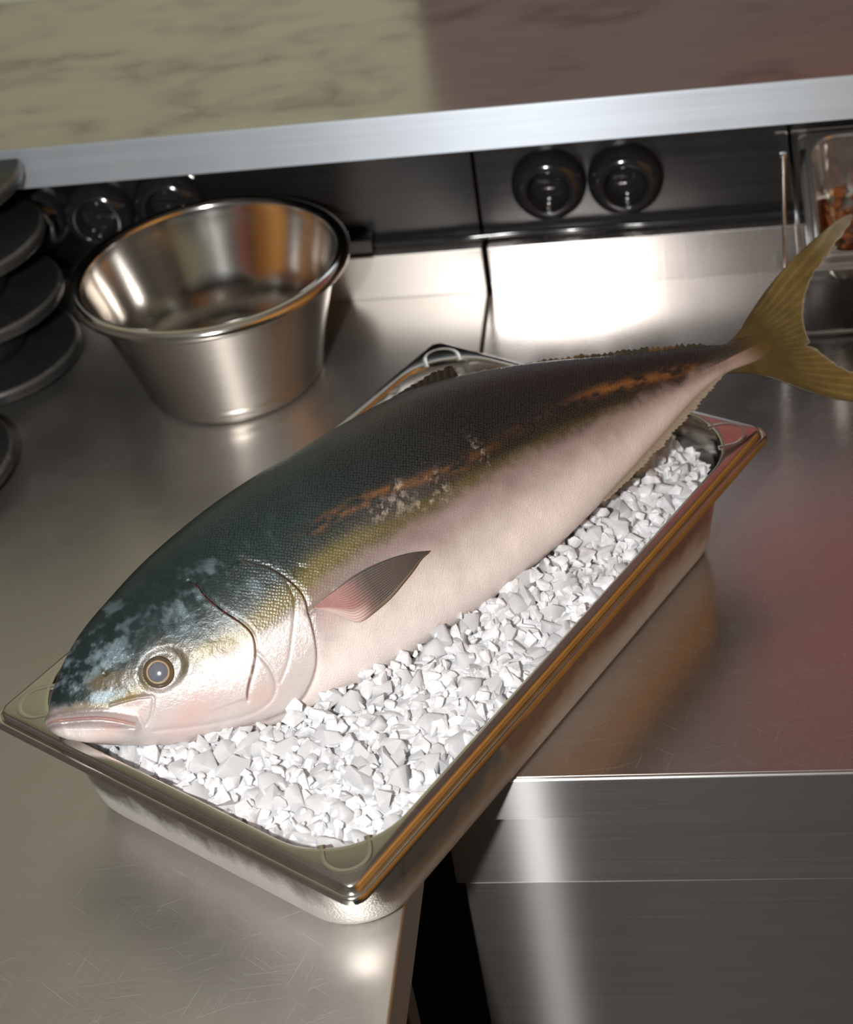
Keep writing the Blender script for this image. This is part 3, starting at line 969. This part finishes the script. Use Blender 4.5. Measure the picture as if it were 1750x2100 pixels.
def set_color(me, c):
    at = me.color_attributes.new('skin', 'FLOAT_COLOR', 'POINT')
    at.data.foreach_set('color', np.concatenate([c, np.ones((len(c), 1))], 1).astype(np.float32).ravel())


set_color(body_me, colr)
at = body_me.attributes.new('scaly', 'FLOAT', 'POINT')
at.data.foreach_set('value', scl.astype(np.float32))
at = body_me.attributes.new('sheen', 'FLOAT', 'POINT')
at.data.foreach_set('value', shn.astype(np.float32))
at = body_me.attributes.new('flankpos', 'FLOAT_VECTOR', 'POINT')
arc = np.concatenate([np.zeros((nS, 1)), np.cumsum(np.linalg.norm(np.diff(Pw, axis=1), axis=2), 1)], 1)
arc = arc - arc[:, 124:125]
at.data.foreach_set('vector', np.stack([Sg, arc, np.zeros_like(Sg)], -1).astype(np.float32).ravel())


def fishmat(name, scales=True, rough=0.36, metallic=0.0):
    m, nt, b = new_mat(name)
    a = N_(nt, 'ShaderNodeAttribute', attribute_name='skin')
    col = a.outputs['Color']
    pos = N_(nt, 'ShaderNodeTexCoord').outputs['Object']
    fine = noise(nt, pos, 900, 3, 0.6)
    nrm = None
    b.inputs['Roughness'].default_value = rough
    if scales:
        fp = N_(nt, 'ShaderNodeAttribute', attribute_name='flankpos')
        sc = N_(nt, 'ShaderNodeAttribute', attribute_name='scaly')
        mp = N_(nt, 'ShaderNodeMapping')
        mp.inputs['Rotation'].default_value = (0, 0, math.radians(38))
        mp.inputs['Scale'].default_value = (500, 460, 1)
        nt.links.new(fp.outputs['Vector'], mp.inputs['Vector'])
        vo = N_(nt, 'ShaderNodeTexVoronoi', feature='F1')
        vo.voronoi_dimensions = '2D'
        vo.inputs['Scale'].default_value = 1.0
        vo.inputs['Randomness'].default_value = 0.42
        nt.links.new(mp.outputs['Vector'], vo.inputs['Vector'])
        dist = vo.outputs['Distance']
        spot = ramp(nt, dist, [(0.0, (1, 1, 1)), (0.28, (0.55, 0.55, 0.55)), (0.50, (0, 0, 0))])
        k = mathn(nt, 'MULTIPLY', spot, sc.outputs['Fac'])
        lum = mixc(nt, mathn(nt, 'MULTIPLY', k, 0.55), col, mixc(nt, 1.0, col, (0.022, 0.025, 0.027), 'ADD'))
        dark = mathn(nt, 'MULTIPLY', mathn(nt, 'SUBTRACT', 1.0, spot), mathn(nt, 'MULTIPLY', sc.outputs['Fac'], 0.22))
        col = mixc(nt, dark, lum, mixc(nt, 1.0, lum, (0.3, 0.3, 0.3), 'MULTIPLY'))
        hgt = mathn(nt, 'MULTIPLY', mathn(nt, 'SUBTRACT', 1.0, dist), sc.outputs['Fac'])
        nrm = bump(nt, hgt, 0.34, 0.0009)
    nrm = bump(nt, fine, 0.18, 0.0006, nrm)
    wr = noise(nt, mapped(nt, (1, 1, 1)), 170, 4, 0.65, 0.6)
    nrm = bump(nt, wr, 0.16, 0.0025, nrm)
    nt.links.new(col, b.inputs['Base Color'])
    nt.links.new(nrm, b.inputs['Normal'])
    b.inputs['Metallic'].default_value = metallic
    if scales:
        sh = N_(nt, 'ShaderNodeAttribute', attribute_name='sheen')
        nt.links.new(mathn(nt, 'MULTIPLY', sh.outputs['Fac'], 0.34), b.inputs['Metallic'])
        wk = noise(nt, mapped(nt, (1, 1, 1)), 420, 5, 0.7, 1.2)
        b2 = N_(nt, 'ShaderNodeBump')
        b2.inputs['Distance'].default_value = 0.0020
        nt.links.new(mathn(nt, 'MULTIPLY', sh.outputs['Fac'], 0.28), b2.inputs['Strength'])
        nt.links.new(wk, b2.inputs['Height'])
        nt.links.new(nrm, b2.inputs['Normal'])
        nrm = b2.outputs['Normal']
        nt.links.new(nrm, b.inputs['Normal'])
    b.inputs['Specular IOR Level'].default_value = 0.42
    b.inputs['Coat Weight'].default_value = 0.16
    b.inputs['Coat Roughness'].default_value = 0.12
    nt.links.new(nrm, b.inputs['Coat Normal'])
    return m


M['skin'] = fishmat('fish_skin')
M['fin'] = fishmat('fish_fin', False, 0.35)
fish = tag(empty('yellowtail_fish', tuple(FO + FA * .25 - FN * .055)), 'whole yellowtail fish with dark back and pale belly lying on crushed ice', 'fish')
finv = Matrix.Translation(fish.location).inverted()


def fpart(name, me, mat, parent=None, smooth=True):
    o = obj(name, me, mat, None, smooth)
    par = parent or fish
    o.parent = par
    o.matrix_parent_inverse = finv if par is fish else Matrix.Identity(4)
    return o


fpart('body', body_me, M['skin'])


# eye: domed ball set in its socket, gold iris, clouded pupil
def dome(name, r, h0, rise, mat, seg=40, ring=None):
    prof = [(0, h0 + rise)]
    for i in range(1, 9):
        a = i / 8
        prof.append((r * a, h0 + rise * math.sqrt(max(0, 1 - a * a)) if a < 1 else h0))
    prof.append((r, h0 - .004)); prof.append((0, h0 - .004))
    return lathe_mesh(name, prof, seg)


def eyemat(name, c1, c2, scale, rough=0.08):
    m, nt, b = new_mat(name)
    n = noise(nt, mapped(nt, (1, 1, 1)), scale, 4, 0.6)
    nt.links.new(mixc(nt, n, c1, c2), b.inputs['Base Color'])
    b.inputs['Roughness'].default_value = rough
    b.inputs['Coat Weight'].default_value = 1.0
    b.inputs['Coat Roughness'].default_value = 0.02
    return m


e_ = np.array(EYE)
n0 = float(flank(e_[0], e_[1]))
gs = float(flank(e_[0] + .004, e_[1]) - flank(e_[0] - .004, e_[1])) / .008
gh = float(flank(e_[0], e_[1] + .004) - flank(e_[0], e_[1] - .004)) / .008
nv = FN - gs * FA - gh * FB
nv /= np.linalg.norm(nv)
ex_ = FA - nv * (FA @ nv); ex_ /= np.linalg.norm(ex_)
ey_ = np.cross(nv, ex_)
Em = Matrix(((ex_[0], ey_[0], nv[0], 0), (ex_[1], ey_[1], nv[1], 0), (ex_[2], ey_[2], nv[2], 0), (0, 0, 0, 1)))
epos = to_world(np.array(e_[0]), np.array(e_[1]), np.array(n0)).reshape(3) - nv * .0006
ball = dome('eye', .0106, -.0010, .0030, None)
ball.transform(Matrix.Translation(Vector(epos)) @ Em)
eye = fpart('eye', ball, eyemat('eye_outer', (.085, .058, .035), (.035, .030, .018), 220))
tag(eye, 'round golden brown eye')
iris = lathe_mesh('iris', [(.0064, .0026), (.0067, .0031), (.0073, .0029), (.0077, .0024), (.0079, .0018), (.0079, -.001), (.0064, -.001)], 40, True)
iris.transform(Matrix.Translation(Vector(epos)) @ Em)
obj('iris', iris, eyemat('eye_iris', (.32, .25, .165), (.22, .16, .095), 500), None, True).parent = eye
pup = dome('pupil', .0066, .0022, .0013, None)
pup.transform(Matrix.Translation(Vector(epos)) @ Em)
obj('pupil', pup, eyemat('eye_pupil', (.10, .105, .125), (.055, .06, .075), 160), None, True).parent = eye
for o in eye.children: o.matrix_parent_inverse = Matrix.Identity(4)


def resample(pl, n):
    pl = np.array(smooth_poly(pl, 2), float)
    d = np.concatenate([[0], np.cumsum(np.linalg.norm(np.diff(pl, axis=0), axis=1))])
    t_ = np.linspace(0, d[-1], n)
    return np.stack([np.interp(t_, d, pl[:, i]) for i in range(pl.shape[1])], 1)


def fin_mesh(name, lead, trail, nfun, cfun, nu=60, nv=60, rays=14, amp=.0004, thick=.0006, ragged=0.0, taper=lambda s: 1.0):
    """Strip between two edges (s, h); nfun(s, h, u, v) gives the out-of-plane offset; two skins and an edge."""
    a, b = resample(lead, nu), resample(trail, nu)
    V_ = np.linspace(0, 1, nv)
    U_ = np.linspace(0, 1, nu)
    P = a[:, None, :] * (1 - V_[None, :, None]) + b[:, None, :] * V_[None, :, None]
    if ragged > 0:
        rg = (vn(U_ * 60, U_ * 0 + 3, 1) - .5) * ragged
        dirv = (b - a) / np.maximum(np.linalg.norm(b - a, axis=1, keepdims=True), 1e-4)
        P = P + dirv[:, None, :] * ((rg * (taper(b[:, 0])))[:, None, None] * (V_[None, :, None] ** 3))
    UU, VV = np.meshgrid(U_, V_, indexing='ij')
    n = nfun(P[..., 0], P[..., 1], UU, VV)
    rip = amp * np.sin(VV * rays * 2 * math.pi)
    tk = thick * (1 - .75 * np.maximum(VV ** 3 * taper(P[..., 0]), UU ** 3))
    up_ = to_world(P[..., 0], P[..., 1], n + rip + tk).reshape(-1, 3)
    dn_ = to_world(P[..., 0], P[..., 1], n + rip - tk).reshape(-1, 3)
    k = nu * nv
    ix = np.arange(k).reshape(nu, nv)
    f = np.stack([ix[:-1, :-1], ix[1:, :-1], ix[1:, 1:], ix[:-1, 1:]], -1).reshape(-1, 4)
    fs = f.tolist() + (f[:, ::-1] + k).tolist()
    per = np.concatenate([ix[:, 0], ix[-1, 1:], ix[-2::-1, -1], ix[0, -2:0:-1]])
    for i in range(len(per)):
        j = (i + 1) % len(per)
        fs.append((int(per[i]), int(per[i] + k), int(per[j] + k), int(per[j])))
    me = bpy.data.meshes.new(name)
    me.from_pydata(np.concatenate([up_, dn_]).tolist(), [], fs)
    bm_ = bmesh.new(); bm_.from_mesh(me)
    bmesh.ops.recalc_face_normals(bm_, faces=bm_.faces); bm_.to_mesh(me); bm_.free()
    c_ = cfun(P[..., 0].ravel(), P[..., 1].ravel(), UU.ravel(), VV.ravel())
    set_color(me, np.clip(np.concatenate([c_, c_]), 0, 1))
    return me


def c_mix(a, b, m): return np.array(a)[None] * (1 - m[:, None]) + np.array(b)[None] * m[:, None]


def tail_col(s, h, u, v_):
    base = c_mix((.055, .038, .012), (.10, .073, .025), sstep(.60, .66, s))
    base = base * (1 - ex1(sstep(.62, .66, s) * (h < -.02) * .35)) + np.array((.16, .105, .023))[None] * ex1(sstep(.62, .66, s) * (h < -.02) * .35)
    # paler, greyer toward the tips and the trailing edge
    pale = np.clip(sstep(.68, .735, s) * .75 + sstep(.88, 1.0, v_) * sstep(.628, .640, s) * .8, 0, 1)
    base = base * (1 - ex1(pale)) + np.array((.20, .185, .145))[None] * ex1(pale)
    dk = sstep(.10, .0, v_) * .6
    base = base * (1 - ex1(dk)) + np.array((.032, .026, .013))[None] * ex1(dk)
    ph_ = np.arctan2(h + .002, s - .560)
    ray = (.5 + .5 * np.sin(ph_ * 95 + 5 * (fbm(s * 22, h * 22, 1) - .5))) * sstep(.598, .625, s)
    return base * ex1(.78 + .42 * ray ** 3 * (1 - .5 * v_) + .5 * (fbm(s * 110, h * 110, 2) - .5))


def ex1(m): return np.asarray(m, float)[:, None]


mid = [(.572, .0008), (.600, -.006), (.620, -.016), (.6372, -.0235)]
cup = [(.5732, .0100), (.5891, .0124), (.6049, .0209), (.627, .0311), (.6543, .0413), (.6794, .0482), (.7034, .0533), (.7213, .0567), (.7348, .0575), (.7385, .0545)]
cinu = [(.6381, -.0134), (.646, .0017), (.6583, .0147), (.6719, .0248), (.6863, .0307), (.7012, .0369), (.713, .0424), (.7257, .0469), (.7368, .0530)]
clow = [(.5619, -.0088), (.567, -.0113), (.5774, -.0168), (.5865, -.024), (.5973, -.0354), (.6101, -.0507), (.6237, -.065), (.6393, -.0766), (.6568, -.086), (.668, -.0885)]
cinl = [(.6406, -.0362), (.6468, -.0476), (.654, -.0576), (.6629, -.0718), (.669, -.0850)]
tail_n = lambda s, h, u, v_: .004 * np.sin((s - .57) * 14) - .10 * np.maximum(-h - .03, 0) + .05 * np.maximum(h - .02, 0)
fpart('caudal_fin', fin_mesh('caudal_fin', cup, mid + cinu, tail_n, tail_col, 110, 110, 19, .00003, .0010, .0022, lambda s: sstep(.632, .65, s)), M['fin'])
fpart('caudal_fin', fin_mesh('caudal_fin_low', clow, mid + cinl, tail_n, tail_col, 110, 110, 19, .00003, .0010, .0022, lambda s: sstep(.632, .65, s)), M['fin'])

pec_up = [(.1810, -.0285), (.1839, -.0279), (.1956, -.0265), (.2158, -.0240), (.2378, -.0262), (.2553, -.0300), (.2661, -.0342)]
pec_lo = [(.1815, -.0300), (.1900, -.0370), (.1980, -.0470), (.2026, -.0522), (.2172, -.0505), (.2299, -.0480), (.2419, -.0436), (.2518, -.0398), (.2604, -.0355), (.2661, -.0345)]


def pec_col(s, h, u, v_):
    b_ = c_mix((.26, .135, .12), (.058, .047, .040), sstep(.195, .222, s + .25 * (h + .03)))
    pk = (sstep(.62, .85, v_) * sstep(.45, .30, u))
    b_ = b_ * (1 - ex1(pk)) + np.array((.42, .32, .29))[None] * ex1(pk)
    b_ = b_ * (1 - ex1(sstep(.90, 1, v_) * sstep(.4, .6, u) * .7)) + np.array((.21, .165, .10))[None] * ex1(sstep(.90, 1, v_) * sstep(.4, .6, u) * .7)
    b_ = b_ * (1 - ex1(sstep(.08, .0, v_) * .8)) + np.array((.035, .030, .028))[None] * ex1(sstep(.08, .0, v_) * .8)
    ray = .5 + .5 * np.sin(v_ * 16 * 2 * math.pi)
    return b_ * ex1(.75 + .45 * ray)


pec_n = lambda s, h, u, v_: flank(s, h) + .0012 + .0090 * np.sin(np.clip(u, 0, 1) * math.pi * .55) * (1 - .55 * v_)
fpart('pectoral_fin', fin_mesh('pectoral_fin', pec_up, pec_lo, pec_n, pec_col, 70, 80, 16, .00028, .0006), M['fin'])


def ridge_fin(name, ss, hts, side, col, rays, spiky=0.0, nz=None):
    """Low fin standing on the back or belly line, height profile hts along s."""
    nu, nv_ = 140, 10
    s = np.linspace(ss[0], ss[1], nu)
    ht = np.interp(s, hts[0], hts[1])
    ph = (s - ss[0]) / (ss[1] - ss[0]) * rays
    ht = ht * (1 - spiky * (ph - np.floor(ph)) * (.4 + 1.2 * vn(np.floor(ph) * 3.7, ph * 0 + 2, 2))) * (.75 + .5 * vn(ph * .8, ph * 0 + 9, 3))
    base = fD(s) if side > 0 else fV(s)
    V_ = np.linspace(0, 1, nv_)
    P0 = base[:, None] + side * (-.004 + (ht[:, None] + .004) * V_[None, :])
    lean = .006 * V_[None, :] ** 2 * (ht[:, None] / max(hts[1]))
    S2 = s[:, None] + lean
    n = .00025 * np.sin(ph * 2 * math.pi)[:, None] * V_[None, :] + (0 if nz is None else nz * V_[None, :] ** 2)
    tk = .0011 * (1 - .7 * V_[None, :]) + 0 * s[:, None]
    up_ = to_world(S2, P0, n + tk).reshape(-1, 3); dn_ = to_world(S2, P0, n - tk).reshape(-1, 3)
    k = nu * nv_
    ix = np.arange(k).reshape(nu, nv_)
    f = np.stack([ix[:-1, :-1], ix[1:, :-1], ix[1:, 1:], ix[:-1, 1:]], -1).reshape(-1, 4)
    fs = f.tolist() + (f[:, ::-1] + k).tolist()
    per = np.concatenate([ix[:, 0], ix[-1, 1:], ix[-2::-1, -1], ix[0, -2:0:-1]])
    for i in range(len(per)):
        j = (i + 1) % len(per)
        fs.append((int(per[i]), int(per[i] + k), int(per[j] + k), int(per[j])))
    me = bpy.data.meshes.new(name)
    me.from_pydata(np.concatenate([up_, dn_]).tolist(), [], fs)
    bm_ = bmesh.new(); bm_.from_mesh(me); bmesh.ops.recalc_face_normals(bm_, faces=bm_.faces); bm_.to_mesh(me); bm_.free()
    c_ = col(np.repeat(s, nv_), np.tile(V_, nu), np.repeat(ph, nv_))
    set_color(me, np.clip(np.concatenate([c_, c_]), 0, 1))
    return fpart(name, me, M['fin'])


ridge_fin('dorsal_fin', (.318, .378), ([.318, .335, .352, .366, .372, .378], [.0004, .0040, .0085, .0120, .0105, .0010]), 1,
          lambda s, v_, ph: c_mix((.006, .006, .005), (.030, .017, .005), (.3 + .2 * np.sin(ph * 6.283)) * v_), 11, .12)
ridge_fin('dorsal_fin', (.395, .572), ([.395, .43, .50, .55, .572], [.0006, .0022, .0042, .0036, .0008]), 1,
          lambda s, v_, ph: c_mix((.024, .022, .016), (.13, .062, .008), v_ * sstep(.50, .64, fbm(s * 40, v_ * 2, 1)) * .7), 40, .40)
ridge_fin('anal_fin', (.418, .560), ([.418, .44, .49, .53, .56], [.0012, .0034, .0052, .0052, .0008]), -1,
          lambda s, v_, ph: c_mix((.12, .095, .075), (.22, .18, .125), v_ * .8), 38, .28, .002)

# ------------------------------------------------------------------ crushed ice
def icemat(name, clear=0.0):
    """Frosty ice: part scatters at the surface, part lets light through."""
    m, nt, b = new_mat(name)
    v = mapped(nt, (1, 1, 1))
    n = noise(nt, v, 300, 5, 0.65)
    n2 = noise(nt, v, 1500, 3, 0.6)
    nt.links.new(mixc(nt, n, (.83, .835, .85), (.92, .92, .925)), b.inputs['Base Color'])
    b.inputs['Roughness'].default_value = 0.11
    b.inputs['IOR'].default_value = 1.31
    b.inputs['Subsurface Weight'].default_value = 0.0
    b.inputs['Subsurface Radius'].default_value = (1.0, 1.0, 1.05)
    b.inputs['Subsurface Scale'].default_value = 0.004
    nrm = bump(nt, n2, 0.30, 0.0005, bump(nt, n, 0.5, 0.0018))
    nt.links.new(nrm, b.inputs['Normal'])
    tr = N_(nt, 'ShaderNodeBsdfTranslucent')
    tr.inputs['Color'].default_value = (.93, .94, .955, 1)
    nt.links.new(nrm, tr.inputs['Normal'])
    mx = N_(nt, 'ShaderNodeMixShader')
    fr = ramp(nt, noise(nt, v, 130, 3, 0.6), [(0.35, (.34, .34, .34)), (0.65, (.62, .62, .62))])
    nt.links.new(fr, mx.inputs[0])
    nt.links.new(b.outputs[0], mx.inputs[1])
    nt.links.new(tr.outputs[0], mx.inputs[2])
    nt.links.new(mx.outputs[0], nt.nodes['Material Output'].inputs['Surface'])
    return m


M['ice'] = icemat('crushed_ice', 0.0)


def ice_height(a, b):
    z = .0875 + .008 * (fbm(a * 22 + 40, b * 22 + 9, 1, 3) - .5) * 2
    z = z - .012 * sstep(-.16, -.245, a) * sstep(-.02, .10, b)      # lower under the jaw
    z = z - .002 * sstep(-.10, -.145, b)                            # lower along the right wall
    z = z - .012 * sstep(.17, .24, a) * sstep(-.05, -.14, b)
    # heaped against the belly
    return z


def in_pan(a, b, z, m):
    k = .0172 + (.0997 - z) * .13 + m
    hx, hy, r = .265 - k, .1625 - k, .052
    qx, qy = max(abs(a) - (hx - r), 0), max(abs(b) - (hy - r), 0)
    return abs(a) < hx and abs(b) < hy and math.hypot(qx, qy) < r


def fish_gap(P):
    """Signed clearance from the fish, about its thickness direction."""
    d = P - FO
    s, h, n = d @ FA, d @ FB, d @ FN
    if s < -.02 or s > .63: return 1.0
    sc_ = np.clip(s, -.003, .62)
    D_, V__ = float(fD(sc_)), float(fV(sc_))
    if h > D_ + .03 or h < V__ - .03: return 1.0
    b_ = max((D_ - V__) / 2, .004); c0 = (D_ + V__) / 2; w_ = max(float(fW(sc_)), .003)
    rad = math.hypot((h - c0) / b_, n / w_)
    return (rad - 1) * min(b_, w_) if rad > 1e-6 else -min(b_, w_)


def shard(name, seed):
    r_ = random.Random(seed)
    bm_ = bmesh.new()
    st_ = (1.0, r_.uniform(.65, 1.0), r_.uniform(.5, .9))
    for i in range(r_.randint(9, 13)):
        d_ = Vector((r_.gauss(0, 1), r_.gauss(0, 1), r_.gauss(0, 1))).normalized() * r_.uniform(.75, 1.15)
        bm_.verts.new((d_.x * st_[0], d_.y * st_[1], d_.z * st_[2]))
    bmesh.ops.convex_hull(bm_, input=bm_.verts)
    bmesh.ops.delete(bm_, geom=[v for v in bm_.verts if not v.link_faces], context='VERTS')
    bmesh.ops.bevel(bm_, geom=list(bm_.edges), offset=.10, segments=1, profile=.5, affect='EDGES', clamp_overlap=True)
    bmesh.ops.triangulate(bm_, faces=bm_.faces)
    for v in bm_.verts: v.co += Vector((r_.uniform(-.05, .05), r_.uniform(-.05, .05), r_.uniform(-.05, .05)))
    return bm_mesh(name, bm_, 52)


variants = [shard('ice_chunk', 200 + i) for i in range(20)]
cand = []
sp = .0074
for lay in range(3):
    a0 = -.25
    while a0 < .25:
        b0 = -.15
        while b0 < .15:
            a = a0 + random.uniform(-.5, .5) * sp
            b = b0 + random.uniform(-.5, .5) * sp
            r = random.choice((.0030, .0038, .0048, .0058, .0066, .0078, .0095, .0115)) * random.uniform(.85, 1.15)
            P = np.array([PC[0] + PU[0] * a + PV[0] * b, PC[1] + PU[1] * a + PV[1] * b, .085])
            z = float(ice_height(np.array(a), np.array(b))) + .015 * math.exp(-max(fish_gap(P), 0) / .014) * (1 if a > -.16 else .2) - r * .55 - lay * .0085 + random.uniform(-.003, .003)
            b0 += sp
            if not in_pan(a, b, z, r * .55): continue
            P = np.array([PC[0] + PU[0] * a + PV[0] * b, PC[1] + PU[1] * a + PV[1] * b, z])
            g = fish_gap(P)
            if g < r * .18: continue
            # hidden under the fish from every side
            up_g = fish_gap(P + np.array([0, 0, .03]))
            if up_g < -.012 and g > .03: continue
            cand.append((lay, a, b, r, P))
        a0 += sp
camp = np.array(cam.location) if False else np.array([0.19887673, -1.47727959, 0.84562413])
cand.sort(key=lambda c: (c[0] > 0, -c[3] / np.linalg.norm(c[4] - camp)))
ice_lab = 'white translucent chunk of crushed ice lying beside the fish in the pan'
NI = 300
bv, bf = [], []
for i, (lay, a, b, r, P) in enumerate(cand):
    me = variants[random.randrange(len(variants))]
    rot = Matrix.Rotation(random.uniform(0, 6.28), 4, 'Z') @ Matrix.Rotation(random.uniform(0, 6.28), 4, 'X') @ Matrix.Rotation(random.uniform(0, 6.28), 4, 'Y')
    if i < NI:
        o = obj('ice_chunk', me, M['ice'])
        o.location = P
        o.rotation_euler = rot.to_euler()
        o.scale = (r * 1.22, r * 1.22, r * 1.22)
        tag(o, ice_lab, 'ice', 'crushed ice chunks in the pan')
    else:
        if lay == 2 and random.random() < .3: continue
        base = len(bv)
        Rm = np.array(rot.to_3x3())
        co = np.empty(len(me.vertices) * 3); me.vertices.foreach_get('co', co)
        co = co.reshape(-1, 3) @ Rm.T * (r * 1.22) + P
        bv += co.tolist()
        bf += [tuple(base + v for v in f.vertices) for f in me.polygons]
# packed slush under the loose chunks
na, nb = 150, 90
ga, gb = np.meshgrid(np.linspace(-.238, .238, na), np.linspace(-.136, .136, nb), indexing='ij')
gz = ice_height(ga, gb) - .0048 + .006 * (fbm(ga * 160, gb * 160, 2) - .5)
gp_ = np.stack([PC[0] + PU[0] * ga + PV[0] * gb, PC[1] + PU[1] * ga + PV[1] * gb, gz], -1)
ok = np.zeros((na, nb), bool)
for i in range(na):
    for j in range(nb):
        ok[i, j] = in_pan(ga[i, j], gb[i, j], gz[i, j], .001)
        g_ = fish_gap(gp_[i, j])
        if g_ < .002: gp_[i, j, 2] += min(g_ - .002, 0) * 1.6
base = len(bv)
bv += gp_.reshape(-1, 3).tolist()
for i in range(na - 1):
    for j in range(nb - 1):
        if ok[i, j] and ok[i + 1, j] and ok[i, j + 1] and ok[i + 1, j + 1]:
            k = base + i * nb + j
            bf.append((k, k + nb, k + nb + 1, k + 1))
bed = bpy.data.meshes.new('ice_bed')
bed.from_pydata(bv, [], bf)
bed.shade_smooth()
bed.set_sharp_from_angle(angle=math.radians(38))
tag(obj('crushed_ice', bed, M['ice']), 'bed of fine crushed ice filling the steel pan under the fish', 'ice', kind='stuff')
print('ICE', len(cand), 'tris', len(bf))
